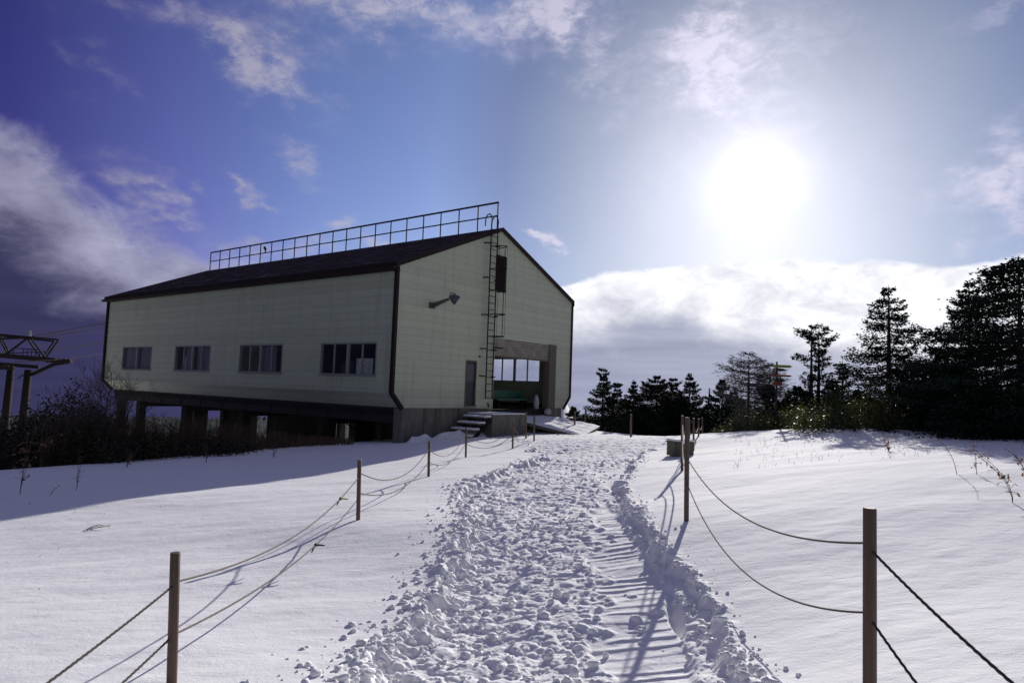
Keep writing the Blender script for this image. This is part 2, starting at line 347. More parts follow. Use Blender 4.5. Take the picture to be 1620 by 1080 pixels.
def glass():
    M = bpy.data.materials.new('window_glass'); M.use_nodes = True; t = NT(M.node_tree); M.node_tree.nodes.remove(M.node_tree.nodes['Principled BSDF'])
    tr = t.new('ShaderNodeBsdfTransparent'); tr.inputs[0].default_value = (.92,.94,.95,1); gl = t.new('ShaderNodeBsdfGlossy'); gl.inputs['Roughness'].default_value = 0.03
    lw = t.new('ShaderNodeLayerWeight'); lw.inputs[0].default_value = 0.5; fr = t.new('ShaderNodeMath', operation='MULTIPLY_ADD'); fr.inputs[1].default_value = 0.5; fr.inputs[2].default_value = 0.03; p5 = t.m('POWER', lw.outputs['Facing'], 5.0); t.l.new(p5, fr.inputs[0]); mx = t.new('ShaderNodeMixShader')
    t.l.new(fr.outputs[0], mx.inputs[0]); t.l.new(tr.outputs[0], mx.inputs[1]); t.l.new(gl.outputs[0], mx.inputs[2]); t.l.new(mx.outputs[0], M.node_tree.nodes['Material Output'].inputs[0]); return M
M_glass = glass()
# ------------------------------------------------------------------ noise in numpy
def _h(ix, iy, s):
    a = (ix.astype(np.int64)*374761393+iy.astype(np.int64)*668265263+s*1442695041) & 0xffffffff
    a = ((a ^ (a >> 13))*1274126177) & 0xffffffff
    a = ((a ^ (a >> 15))*2246822519) & 0xffffffff
    return ((a ^ (a >> 16)) & 0xffffff)/float(0xffffff)
def vnoise(x, y, s=0):
    ix = np.floor(x); iy = np.floor(y); fx = x-ix; fy = y-iy; fx = fx*fx*fx*(fx*(fx*6-15)+10); fy = fy*fy*fy*(fy*(fy*6-15)+10)
    a = _h(ix, iy, s); b = _h(ix+1, iy, s); c = _h(ix, iy+1, s); d = _h(ix+1, iy+1, s)
    return (a*(1-fx)+b*fx)*(1-fy)+(c*(1-fx)+d*fx)*fy-0.5
def fbm(x, y, s=0, o=4, g=0.5):
    t = 0; a = 1
    for i in range(o):
        t = t+a*vnoise(x*2**i+17.3*i, y*2**i-9.1*i, s+i); a *= g
    return t
def domes(x, y, cell, s, rmin=.35, rmax=.8, keep=0.8):
    # field of rounded lumps: the highest dome over each point, in units of cell
    X = x/cell; Y = y/cell; ix = np.floor(X); iy = np.floor(Y); best = np.zeros_like(X)
    for dx in (-1,0,1):
        for dy in (-1,0,1):
            cx = ix+dx; cy = iy+dy
            px = cx+_h(cx, cy, s); py = cy+_h(cx, cy, s+1); r = rmin+(rmax-rmin)*_h(cx, cy, s+2)**1.5; k = _h(cx, cy, s+3) < keep
            an = _h(cx, cy, s+4)*3.14; ax = X-px; ay = Y-py; u = ax*np.cos(an)+ay*np.sin(an); v = (-ax*np.sin(an)+ay*np.cos(an))*1.45
            q = r*r-u*u-v*v
            best = np.maximum(best, np.where(k & (q > 0), np.sqrt(np.maximum(q, 0))*(0.6+0.5*_h(cx, cy, s+5)), 0))
    return best
# ------------------------------------------------------------------ terrain
LPOST = [(272,873,1076,3.8,.0265),(567,727,812,8.9,.0265),(678,697,752,13.7,.0265),(737,676,718,18.0,.0265),(811,665,709,20.5,.0265),(832,652,690,24.0,.0265),(845,657,692,22.5,.0265)]
RPOST = [(1376,803,1112,2.9,.0265),(1086,660,815,7.56,.0265),(1079,657,743,12.8,.0265),(1097,661,715,18.0,.026),(1090,664,716,17.0,.026),(1105,662,702,21.5,.026),(1111,660,697,24.5,.026)]
CTL = [(p[0],p[2],p[3]) for p in LPOST]+[(p[0],p[2],p[3]) for p in RPOST if p[3] < 20]
CTL += [(850,1080,4.1),(850,900,6.7),(860,800,10.2),(870,740,15.2),(900,712,20),(940,693,28),(1000,692,29),(940,681,36),(1060,690,31),
        (1200,1080,3.7),(1620,1080,3.0),(1300,900,5.6),(1500,800,7.4),(1300,740,11.0),(1620,740,10),(1450,700,16),(1150,683,24),(1300,676,21),(1450,680,20),(1620,690,19),
        (0,1080,3.8),(100,960,5.4),(100,850,8.7),(0,800,11.2),(150,800,10.4),(0,747,17.5),(320,720,26),(450,706,28),(560,702,26),(636,704,26),(700,697,27),(400,860,8.2),(450,760,14),(600,730,19),(878,673,35.8)]
cp = [at(*c) for c in CTL]
cp += [np.array(p) for p in [(-14.5,33,-2.2),(-19,37,-2.8),(-24.7,41,-3.4),(-10,42,-2.6),(-30,25,-3.6),(-45,20,-6),(-18,55,-6),(0,50,-2.2),(12,45,-1.9),(8,36,-.6),(0,70,-7),(25,45,-1.2),(20,28,.55),(13,27,.35),(30,26,.8),(35,60,-4),(60,40,-3),(-50,50,-11),(-30,75,-13),(60,0,0),(25,0,.9),(8,0,.5),(2,-2,.25),(-2,-2,-.05),(-10,-5,0),(-30,0,-2),(0,-30,.5),(40,-40,1),(-40,-40,-3),(-60,-10,-6),(10,90,-12),(60,80,-10),(-70,80,-22)]]
cp = np.array(cp); CX = cp[:,0]; CY = cp[:,1]; CZ = cp[:,2]
def _tp(dx, dy): r2 = dx*dx+dy*dy+0.05; return r2*np.log(r2)*0.5
n_ = len(cp); A = np.zeros((n_+3, n_+3)); A[:n_,:n_] = _tp(CX[:,None]-CX, CY[:,None]-CY)
dist0 = np.hypot(CX, CY); A[np.arange(n_), np.arange(n_)] += 0.6+0.25*dist0
A[:n_, n_] = 1; A[:n_, n_+1] = CX; A[:n_, n_+2] = CY; A[n_:, :n_] = A[:n_, n_:].T
sol = np.linalg.solve(A, np.concatenate([CZ, [0,0,0]]))
PY = [0,4.06,4.9,6.0,7.4,10.2,12.2,14.5,18,22,25,30]
XL = [-1.3,-.84,-.70,-.60,-.52,-.58,-.82,-.08,.98,0.5,-.8,-1.5]
XR = [1.1,1.39,1.52,1.60,1.61,1.80,2.14,2.72,3.68,5.5,6.8,8.5]
TLY = [0,4.06,5.5,8,10.2,11.2]; TL = [.42,.56,.72,.98,1.28,1.50]; TR = [.9,1.14,1.38,1.42,1.52,1.58]
def base_z(x, y):
    x = np.asarray(x, float); y = np.asarray(y, float); sh = x.shape; x = x.ravel(); y = y.ravel(); out = np.empty_like(x)
    for i in range(0, len(x), 60000):
        a = x[i:i+60000]; b = y[i:i+60000]; r = np.hypot(a, b); k = np.minimum(1, 95/np.maximum(r, 1)); a2 = a*k; b2 = b*k
        z = _tp(a2[:,None]-CX, b2[:,None]-CY)@sol[:n_]+sol[n_]+sol[n_+1]*a2+sol[n_+2]*b2
        az = np.degrees(np.arctan2(a, b))
        far = -14-np.clip(r-80, 0, 900)*0.42-np.clip(r-980, 0, 9000)*0.13+fbm(a/260., b/260., 5, 5)*60*np.clip((r-90)/500, 0, 1)
        far = far+np.exp(-((az-4.3)/2.6)**2)*np.clip((r-3000)/1500, 0, 1)*np.clip((6500-r)/1500, 0, 1)*800+np.clip((r-2500)/2500, 0, 1)*fbm(a/900., b/900., 9, 5)*120
        t = np.clip((r-60)/50, 0, 1); t = t*t*(3-2*t); out[i:i+60000] = z*(1-t)+far*t
    return out.reshape(sh)
def sst(a, b, x): t = np.clip((x-a)/(b-a), 0, 1); return t*t*(3-2*t)
def ground(x, y, detail=True):
    x = np.asarray(x, float); y = np.asarray(y, float)
    z = base_z(x, y); r = np.hypot(x, y)
    if not detail: return z
    nr = sst(70, 30, r)
    # wind-packed drifts
    c, s_ = math.cos(.45), math.sin(.45); u = x*c+y*s_; v = -x*s_+y*c
    z = z+nr*(fbm(u/3.1, v/1.6, 21, 3)*0.045+fbm(u/.9, v/.34, 31, 3)*0.011)
    near = (r < 42) & (y > -2) & (x > -8) & (x < 12)
    if near.any():
        X = x[near]; Y = y[near]; wob = fbm(X/.5, Y/.5, 41, 3)*0.24*np.clip(Y/6, .6, 2)
        l = X-np.interp(Y, PY, XL)+wob; q = np.interp(Y, PY, XR)-.06-X+fbm(X/.45, Y/.45, 47, 3)*0.16*np.clip(Y/6, .7, 2)
        fade = sst(36, 27, Y); ins = sst(-.02, .10, l)*sst(-.02, .07, q)*fade
        tl = X-np.interp(Y, TLY, TL)+fbm(X/.3, Y/.3, 55, 3)*.22; tr = np.interp(Y, TLY, TR)-X+fbm(X/.3, Y/.3, 57, 2)*.05
        track = sst(0, .10, tl)*sst(-.02, .05, tr)*sst(11.4, 10.2, Y)
        # second stretch of track farther up
        track2 = sst(.0, .1, X-1.70)*sst(0, .08, np.interp(Y, PY, XR)-.12-X)*sst(11.0, 11.8, Y)*sst(15.5, 14.5, Y)
        lum = domes(X+.05*vnoise(X*9, Y*9, 3), Y+.05*vnoise(X*9, Y*9, 4), .19, 101, .3, .75, .75)*.19*.42
        lum = np.maximum(lum, domes(X, Y, .10, 111, .3, .8, .8)*.10*.55)
        lum = lum+domes(X, Y, .05, 121, .3, .75, .7)*.05*.38+fbm(X/.045, Y/.045, 131, 3)*.011+fbm(X/.24, Y/.24, 135, 3)*.05
        amp = 0.72+.55*sst(.5, .0, l)+.35*vnoise(X/.8, Y/.8, 8)
        tramp = -.085+(lum*.92+.5*domes(X, Y, .14, 191, .4, .9, .9)*.14*.4*sst(-.1, .2, vnoise(X/.5, Y/.5, 193)))*amp*.74
        ph = (Y+.08*X)/.15; ph = ph+vnoise(X*1.1, Y*5, 77)*.7+vnoise(X*7, Y*7, 78)*.22
        fr = ph-np.floor(ph); ridge = np.where(fr < .16, sst(0, .16, fr), sst(.75, .16, fr))
        rk = _h(np.floor(ph), np.zeros_like(ph), 9)
        tre = -.105+ridge*.0095*(.3+1.0*rk)*sst(.0,.14,tl-.12+.22*_h(np.floor(ph), np.zeros_like(ph), 19))+fbm(X/.06, Y/.06, 141, 2)*.003+fbm(X/.5, Y/.5, 143, 2)*.02
        tre = tre-.075*sst(1.15, .75, np.hypot((X-1.36-.10*(Y-5.2))/.12, (Y-5.2)/.55))
        k = np.maximum(track, track2); pz = tramp*(1-k)+tre*k
        # clods that fell onto the track
        fall = domes(X, Y, .17, 171, .12, .42, .13)*.17*.5; pz = pz+k*np.minimum(fall, .06)*(1+.6*vnoise(X*30, Y*30, 6))*sst(-.1, .1, vnoise(X/.9, Y/.9, 173)+.1)
        berm_l = np.exp(-((l-.03)/.12)**2)*(.012+.8*lum); berm_r = np.exp(-((q-.015)/.085)**2)*(.012+.55*lum)*(1+.5*vnoise(X/.6, Y/.6, 63))
        berm = (berm_l+berm_r)*fade
        far_s = sst(17, 24, Y); soft = 1-.45*far_s
        dz = (ins*pz+berm)*soft
        # clods scattered beyond the edges
        out_ = sst(-.55, .0, l)*(1-ins)+sst(-.45, .0, q)*(1-ins)
        out_ = np.where(l > 0, out_*sst(-.22, 0, q), out_)
        dz = dz+np.clip(out_, 0, 1)*domes(X, Y, .085, 151, .08, .28, .22)*.085*.7*fade*(l > -.55)*(q > -.5)
        z[near] = z[near]+dz
    return z
def gz(x, y): return float(ground(np.array([float(x)]), np.array([float(y)]), False)[0])
def gzd(x, y): return float(ground(np.array([float(x)]), np.array([float(y)]), True)[0])
def build_ground():
    rr = [0.0]; r = 0.25
    while r < 30000:
        rr.append(r)
        if r < 2.6: d = .06
        elif r < 38: d = min(max(.36*r*r/1160, .0105), .055)
        else: d = max(.06, (r-36.5)*.035) if r < 60 else r*.022
        r += d
    rr = np.array(rr[1:])
    a0 = np.linspace(-R(41), R(41), 1180); a1 = np.linspace(R(41), R(319), 90)[1:-1]
    an = np.concatenate([a0, a1]); na = len(an); nr = len(rr)
    X = rr[:,None]*np.sin(an)[None,:]; Y = rr[:,None]*np.cos(an)[None,:]
    Z = ground(X.ravel(), Y.ravel()).reshape(X.shape)
    V = np.stack([X, Y, Z], -1).reshape(-1, 3)
    i = np.arange(nr-1)[:,None]*na; j = np.arange(na)[None,:]; j2 = (j+1) % na
    Q = np.stack([i+j, i+na+j, i+na+j2, i+j2], -1).reshape(-1, 4)[:, ::-1]
    c = len(V); V = np.vstack([V, [[0,0,gz(0,0)]]])
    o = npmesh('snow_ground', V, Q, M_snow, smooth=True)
    tag(o, 'white snow field with a trampled path and snowmobile track running towards the building', None, None, 'structure')
build_ground()
# ------------------------------------------------------------------ clods of snow
def ico(sub=1):
    import bmesh
    bm = bmesh.new(); bmesh.ops.create_icosphere(bm, subdivisions=sub, radius=1.0)
    v = np.array([p.co[:] for p in bm.verts]); f = np.array([[q.index for q in p.verts] for p in bm.faces]); bm.free(); return v, f
def build_clods():
    rg = np.random.default_rng(5); V0, F0 = ico(2); nv = len(V0)
    N = 3600; Y = 3.2+rg.random(N)**1.6*14; xl = np.interp(Y, PY, XL); xr = np.interp(Y, PY, XR)
    kind = rg.random(N)
    X = np.where(kind < .6, xl+(rg.random(N)*1.0)*(xr-xl), np.where(kind < .75, xr+rg.normal(-.03, .09, N), xl+rg.normal(-.05, .18, N)))
    tl = np.interp(Y, TLY, TL); tr = np.interp(Y, TLY, TR); keep = ~((X > tl+.02) & (X < tr-.02) & (rg.random(N) < .93) & (Y < 11))
    keep &= (X > xl-.6) & (X < xr+.5)
    X = X[keep]; Y = Y[keep]; n = len(X); s = .006+.030*rg.random(n)**2.6; Z = ground(X, Y)
    s = np.where(X > np.interp(Y, PY, XR), s*.55, s)
    vs = []; fs = []
    for i in range(n):
        q = V0*(1+.32*np.sin(V0@rg.normal(0, 2.4, 3)+rg.random()*6)[:,None]+.16*np.sin(V0@rg.normal(0, 5, 3))[:,None])
        q = q*np.array([1, .7+.5*rg.random(), .55+.35*rg.random()])*s[i]
        a = rg.random()*6.28; c, d = math.cos(a), math.sin(a)
        q = np.stack([q[:,0]*c-q[:,1]*d, q[:,0]*d+q[:,1]*c, q[:,2]], 1)+[X[i], Y[i], Z[i]+s[i]*.25]
        vs.append(q); fs.append(F0+i*nv)
    o = npmesh('snow_clods', np.vstack(vs), np.vstack(fs), M_snow, smooth=True)
    tag(o, 'loose broken clods of snow strewn over the trampled path', 'snow', None, 'stuff')
build_clods()
# ------------------------------------------------------------------ the building
TH = R(52.55); BN = (-4.445, 26.0, 0.0); BV = np.array([math.cos(TH), math.sin(TH)]); BU = np.array([-math.sin(TH), math.cos(TH)])
def bw(w, l, z=0.0): return (BN[0]+BV[0]*w+BU[0]*l, BN[1]+BV[1]*w+BU[1]*l, z)
WW, LL, ZB, ZC, ZE, ZR = 12.385, 25.5, 1.367, .82, 6.34, 8.93
B = empty('mountain_station', BN, TH, 'pale green clad mountain station on stilts with brown gable roof and ridge railing', 'building')
def top(w): return ZE+(ZR-ZE)*(1-abs(w-WW/2)/(WW/2))
def bot(w): return ZC+(ZB-ZC)*max(0, (.6-w)/.6, (w-(WW-.6))/.6)
def gable(l0, l1, holes, cuts):
    mb = MB()
    for a, b in zip(cuts[:-1], cuts[1:]):
        mid = (a+b)/2; hs = [h for h in holes if h[0] <= mid <= h[1]]
        zs = [('bot',)]
        segs = []
        lo = (bot(a+1e-6), bot(b-1e-6))
        for h in sorted(hs, key=lambda h: h[2]):
            if h[2] > lo[0]+.01: segs.append((lo, (h[2], h[2])))
            lo = (h[3], h[3])
        segs.append((lo, (top(a), top(b))))
        for (p, q) in segs: mb.prism([(a,p[0]),(b,p[1]),(b,q[1]),(a,q[0])], 'y', l0, l1)
    return mb
DOOR = (4.11,4.84,.93,2.87); OPEN = (6.0,10.45,.0,3.97)
gable(0, .15, [DOOR, OPEN], [0,.6,4.11,4.84,6.0,WW/2,10.45,WW-.6,WW]).build('gable_wall', M_side_g, B)
gable(LL-.15, LL, [], [0,.6,WW/2,WW-.6,WW]).build('gable_wall', M_side_g, B)
LWIN = [(1.02,4.52),(7.24,10.70),(13.34,16.90),(19.52,23.10)]; WZ0, WZ1 = 2.03, 3.33
RWIN = [(1.80,5.30),(7.24,10.70),(13.34,16.90),(19.52,23.10)]
def long_wall(w0, w1, wins, z0, z1, side):
    mb = MB(); e = .15
    ys = [e]+[q for w in wins for q in w]+[LL-e]
    for i in range(len(ys)-1):
        a, b = ys[i], ys[i+1]
        if i % 2 == 0: mb.box(w0, w1, a, b, ZB, ZE-.06)
        else: mb.box(w0, w1, a, b, ZB, z0); mb.box(w0, w1, a, b, z1, ZE-.06)
    s = 1 if side == 'l' else -1; x0 = 0 if side == 'l' else WW
    mb.prism([(x0,ZB),(x0+s*.6,ZC),(x0+s*.6,ZC+.14),(x0+s*.15,ZB)], 'y', e, LL-e)
    return mb
long_wall(0, .15, LWIN, WZ0, WZ1, 'l').build('side_wall', M_side_l, B)
long_wall(WW-.15, WW, RWIN, 2.12, 3.40, 'r').build('side_wall', M_side_l, B)
# roof: two slabs with a small overhang
def roof():
    mb = MB(); t = .12; sl_ = (ZR-ZE)/(WW/2)
    for s in (-1, 1):
        oh = .22 if s < 0 else .06
        xc = WW/2; xe = -oh if s < 0 else WW+oh; ze = ZE-sl_*oh
        mb.prism([(xe,ze),(xc,ZR),(xc,ZR+t),(xe,ze+t)], 'y', -.10, LL+.10)
    return mb.build('roof', M_roof, B)
rf = roof()
mb = MB()
for s, e in ((0, -.22), (1, WW+.06)):
    sl_ = (ZR-ZE)/(WW/2); zz = ZE-sl_*(.22 if s == 0 else .06)
    mb.box(min(e, e+(-.02 if s == 0 else .02))-.0, max(e, e+(-.02 if s == 0 else .02)), -.12, LL+.12, zz-.16, zz+.14)
    mb.box(e if s == 0 else WW, 0 if s == 0 else e, -.08, LL+.08, zz-.16, zz-.13)
mb.build('fascia', M_trim, rf)
mb = MB(); mb.prism([(-.40,6.10),(-.245,6.07),(-.245,6.20),(-.40,6.20)], 'y', -.12, LL+.12); mb.build('gutter', M_trim, rf)
mb = MB()   # bargeboards on the gables
for l0 in (-.125, LL+.105):
    for s in (-1, 1):
        xe = -.22 if s < 0 else WW+.06; sl_ = (ZR-ZE)/(WW/2); ze = ZE-sl_*(.22 if s < 0 else .06)
        mb.prism([(xe,ze-.06),(WW/2,ZR-.05),(WW/2,ZR+.135),(xe,ze+.135)], 'y', l0, l0+.02); mb.build('bargeboard', M_trim, rf); mb = MB()

# snow dusting on the roof edge
for (w0, l0) in ((0, -.03), (0, LL-.12), (WW, -.03), (WW, LL-.12)):
    mb = MB(); s = -1 if w0 == 0 else 1
    mb.bar((w0+s*.05, l0+.06, ZE-.1), (w0+s*.05, l0+.06, ZB), .13, .16); mb.bar((w0+s*.05, l0+.06, ZB+.02), (w0-s*.52, l0+.06, ZC-.03), .13, .15)
    mb.build('downspout', M_trim, B)
# ridge railing
rl = empty('ridge_railing', (WW/2, 0, ZR+.1)); rl.parent = B
mb = MB(); mb.tube([(0,.22,1.24),(0,LL-.05,1.24)], .045, 6); mb.build('top_rail', M_dark, rl)
mb = MB(); mb.tube([(0,.22,.62),(0,LL-.05,.62)], .032, 6); mb.build('middle_rail', M_dark, rl)
NP = 21
mb0 = MB(); mb0.tube([(0,0,-.02),(0,0,1.235)], .032, 6); rp = mb0.build('rail_post', M_dark, rl)
for i in range(NP+1):
    q = rp if i == 0 else rp.copy()
    if i: COL.objects.link(q); q.parent = rl
    q.location = (0, .24+(LL-.31)*i/NP, 0)
mb = MB()
for i in range(160):
    yy = .3+25*i/160; mb.add([(0-.01,yy,1.27),(.01,yy,1.27),(0,yy+.012,1.27),(0,yy+.004,1.27+.05+.03*((i*37)%5)/5)], [(0,1,3),(1,2,3),(2,0,3)])
mb.build('bird_spikes', M_white, rl)['kind'] = 'stuff'
mb = MB(); mb.tube([(0,LL-6.6,.62),(0.05,LL-6.6,.85)], .05, 6); mb.tube([(0,LL-6.6,.85),(.0,LL-6.5,1.0)], .09, 8); mb.build('ridge_lamp', M_lamp, rl)
# windows
def window(name, side, y0, y1, z0, z1, panes, curtain=None):
    x = .04 if side == 'l' else WW-.10
    f = MB(); t = .05
    f.box(x-.06, x+.06, y0, y1, z0, z0+t); f.box(x-.06, x+.06, y0, y1, z1-t, z1); f.box(x-.06, x+.06, y0, y0+t, z0+t, z1-t); f.box(x-.06, x+.06, y1-t, y1, z0+t, z1-t)
    ym = (y0+y1)/2; f.box(x-.055, x+.055, ym-.06, ym+.06, z0+t, z1-t)
    o = f.build('window', M_frame, B)
    mu = MB()
    if panes == 4:
        for c in ((y0+ym)/2, (y1+ym)/2): mu = MB(); mu.box(x-.035, x+.035, c-.028, c+.028, z0+t, z1-t); mu.build('mullion', M_frame, o)
    for a, b in ((y0+t, ym-.06), (ym+.06, y1-t)): g = MB(); g.box(x-.004, x+.004, a, b, z0+t, z1-t); g.build('pane', M_glass, o)
    sgn = -1 if side == 'l' else 1; s = MB(); s.box(min(x, x+sgn*.12), max(x, x+sgn*.12), y0-.05, y1+.05, z0-.05, z0-.002); s.build('sill', M_frame, o)
    if curtain:
        c = MB(); 
        for (a, b) in curtain:
            n = int((b-a)/.06); pts = [(x+.16+.025*math.sin(i*1.7)+.01*math.sin(i*.6), a+(b-a)*i/n) for i in range(n+1)]
            poly = pts+[(p[0]+.008, p[1]) for p in reversed(pts)]
            for i in range(n):
                c.prism([pts[i], pts[i+1], (pts[i+1][0]+.008, pts[i+1][1]), (pts[i][0]+.008, pts[i][1])], 'z', z0-.05, z1+.05)
        c.build('curtain', M_curt, o)
    return o
cur = [None, [(8.0,9.3)], [(13.4,14.9),(15.3,16.1)], [(19.5,21.2),(21.4,23.1)]]
for i, (a, b) in enumerate(LWIN): window('w', 'l', a, b, WZ0, WZ1, 4 if i < 3 else 2, cur[i])
for i, (a, b) in enumerate(RWIN): window('w', 'r', a, b, 2.12, 3.40, 4)
# rust streaks: thin drips under window edges are in the siding; floor, partition, ceiling
mb = MB(); mb.box(.62, WW-.62, .16, LL-.16, .55, .75); mb.build('floor_slab', M_under, B)
mb = MB(); mb.box(WW-.66, WW-.601, .17, LL-.17, .752, 1.0); mb.build('skirting', M_inner, B)
mb = MB(); mb.box(.601, .66, .17, LL-.17, .752, 1.0); mb.build('skirting', M_inner, B)
mb = MB(); mb.box(5.0, 5.1, .2, 6.0, .76, 5.2); mb.box(.66, 5.0, 6.0, 6.1, .76, 5.8); mb.build('partition', M_inner, B)
mb = MB(); mb.box(.2, WW-.2, .17, LL-.17, 5.9, 6.0); mb.build('ceiling', M_inner, B)
# door
d = MB(); d.box(4.17, 4.78, .05, .09, .94, 2.80); do = d.build('door', M_door, B)
f = MB(); f.box(4.115, 4.17, -.02, .12, .935, 2.865); f.box(4.78, 4.835, -.02, .12, .935, 2.865); f.box(4.17, 4.78, -.02, .12, 2.81, 2.865); f.build('door_frame', M_wood, do)
f = MB(); f.box(4.24, 4.71, .035, .049, 1.95, 2.70); f.build('door_glass', M_dglass, do)
f = MB(); f.tube([(4.26,.05,1.85),(4.26,.0,1.85),(4.36,.0,1.85)], .014, 6); f.build('handle', M_lamp, do)
f = MB(); f.box(4.105, 4.86, -.06, .03, .86, .928); f.build('threshold', M_conc, do)
# large opening with half-raised slatted shutter
mb = MB()
for i in range(8):
    z = 3.95-i*.094; mb.prism([(.02,z-.084),(.05,z-.075),(.05,z),(.01,z-.01)], 'x', 6.03, 10.40)
sh = mb.build('roller_shutter', M_slat, B)
mb = MB(); mb.box(6.03, 10.40, .0, .07, 3.13, 3.195); mb.build('shutter_bar', M_wood, sh)
mb = MB(); mb.box(6.03, 10.40, .12, .34, 3.2, 3.96); mb.build('shutter_box', M_dark, sh)
mb = MB(); mb.box(10.45, 11.0, -.05, .0-.003, .15, 4.0); mb.box(10.40, 10.449, -.05, .30, .15, 3.99); mb.build('opening_frame', M_wood, B)
mb = MB(); mb.box(5.95, 5.998, -.04, .2, .75, 3.99); mb.build('opening_frame', M_side_g, B)
# foundation: concrete wall below the gable
mb = MB(); mb.box(.62, 6.0, .05, .40, -1.5, ZC-.01); mb.box(6.0, 10.45, .05, .40, -1.5, .50); mb.box(10.45, WW-.62, .05, .40, -1.5, ZC-.01)
mb.box(.55, .95, .03, .5, -2.0, ZC-.015); mb.build('foundation_wall', M_conc, B)
# stilts, beams and bracing
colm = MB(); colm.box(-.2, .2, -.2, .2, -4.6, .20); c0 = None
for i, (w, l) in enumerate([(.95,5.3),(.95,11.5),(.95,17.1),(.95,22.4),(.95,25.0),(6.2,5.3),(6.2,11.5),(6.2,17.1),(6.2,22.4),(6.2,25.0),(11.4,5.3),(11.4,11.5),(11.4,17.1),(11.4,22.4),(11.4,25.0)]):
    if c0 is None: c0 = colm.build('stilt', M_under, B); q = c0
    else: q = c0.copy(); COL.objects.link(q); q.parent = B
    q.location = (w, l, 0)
mb = MB()
for w in (.80, 6.2, 11.4): mb.box(w-.13, w+.13, .42, LL-.2, .20, .54)
for l in (5.3, 11.5, 17.1, 22.4): mb.box(.94, 11.26, l-.1, l+.1, -.10, .195)
mb.build('floor_beam', M_steel, B)
mb = MB()
mb.box(.63, .665, 0, .1, .21, .54); st0 = mb.build('beam_stiffener', M_steel, B)
for i in range(12):
    q = st0 if i == 0 else st0.copy()
    if i: COL.objects.link(q); q.parent = B
    q.location = (0, .5+i*2.1, 0)
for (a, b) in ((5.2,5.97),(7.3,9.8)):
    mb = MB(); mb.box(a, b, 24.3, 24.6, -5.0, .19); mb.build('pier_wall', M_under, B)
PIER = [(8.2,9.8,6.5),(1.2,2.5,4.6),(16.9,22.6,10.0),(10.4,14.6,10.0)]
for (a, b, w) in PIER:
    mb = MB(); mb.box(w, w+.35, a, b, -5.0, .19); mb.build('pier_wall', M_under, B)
mb = MB()
for a, b in ((5.3,11.5),(11.5,17.1),(17.1,22.4)): mb.tube([(6.2,a,-2.6),(6.2,b,.1)], .04, 6)
mb.build('cross_brace', M_steel, B)
# caged ladder
ld = empty('ladder', (5.25, -.22, 0)); ld.parent = B
mb = MB()
mb.tube([(0,0,1.24),(-.03,0,9.05)], .03, 6); mb.tube([(.46,0,1.24),(.43,0,9.05)], .03, 6); mb.build('stile', M_dark, ld)
mb = MB()
for x in (-.03, .43): mb.tube([(x,0,9.05)]+[(x,-.02+.19-.19*math.cos(math.pi*k/8)*1.0, 9.05+.32*math.sin(math.pi*k/8)+.1) for k in range(9)]+[(x,.36,8.95)], .028, 6)
mb.build('hook', M_dark, ld)
rg_ = MB(); rg_.tube([(0,0,0),(.46,0,0)], .016, 5); r1 = rg_.build('rung', M_dark, ld)
for i in range(26):
    q = r1 if i == 0 else r1.copy()
    if i: COL.objects.link(q); q.parent = ld
    q.location = (-.03*(i*.3/7.8), 0, 1.28+i*.30)
hp = MB(); hp.tube([(.22-.25*math.cos(t)*1.0-.0, -.36*math.sin(t)*1.9 if False else -.72*math.sin(t), 0) for t in np.linspace(0, math.pi, 15)], .022, 5)
h1 = None
for z in (7.98, 6.98, 6.0, 4.95, 3.98):
    q = hp.build('cage_hoop', M_dark, ld) if h1 is None else h1.copy()
    if h1 is None: h1 = q
    else: COL.objects.link(q); q.parent = ld
    q.location = (0, 0, z)
mb = MB()
for t in np.linspace(math.pi*.22, math.pi*.78, 4): mb.tube([(.22-.25*math.cos(t), -.72*math.sin(t), 3.95), (.22-.25*math.cos(t), -.72*math.sin(t), 8.0)], .010, 4)
mb.build('cage_bar', M_dark, ld)
mb = MB(); mb.box(-.24, .0, -.02, .02, 0, .05); mb.box(-.24, -.2, .02, .215, 0, .05); br0 = mb.build('wall_bracket', M_dark, ld)
mb = MB(); mb.box(.44, .62, -.02, .02, -.02, .03); mb.box(.58, .62, .02, .215, -.02, .03); br1 = mb.build('wall_bracket', M_dark, ld)
for i, z in enumerate((8.1, 6.55, 4.9, 3.4, 2.2)):
    for b_ in (br0, br1):
        q = b_ if i == 0 else b_.copy()
        if i: COL.objects.link(q); q.parent = ld
        q.location = (0, 0, z)
mb = MB(); mb.box(.46, 1.1, -.03, .02, 3.5, 3.56); mb.build('guard_bar', M_dark, ld)
# louvre
mb = MB(); mb.box(5.90, 6.64, -.03, -.003, 6.10, 7.77); lv = mb.build('louvre', M_trim, B)
mb = MB()
for i in range(16): z = 6.14+i*.1; mb.prism([(-.10,z),(-.031,z+.05),(-.031,z+.07),(-.10,z+.02)], 'x', 5.93, 6.61)
mb.build('louvre_blades', M_trim, lv)
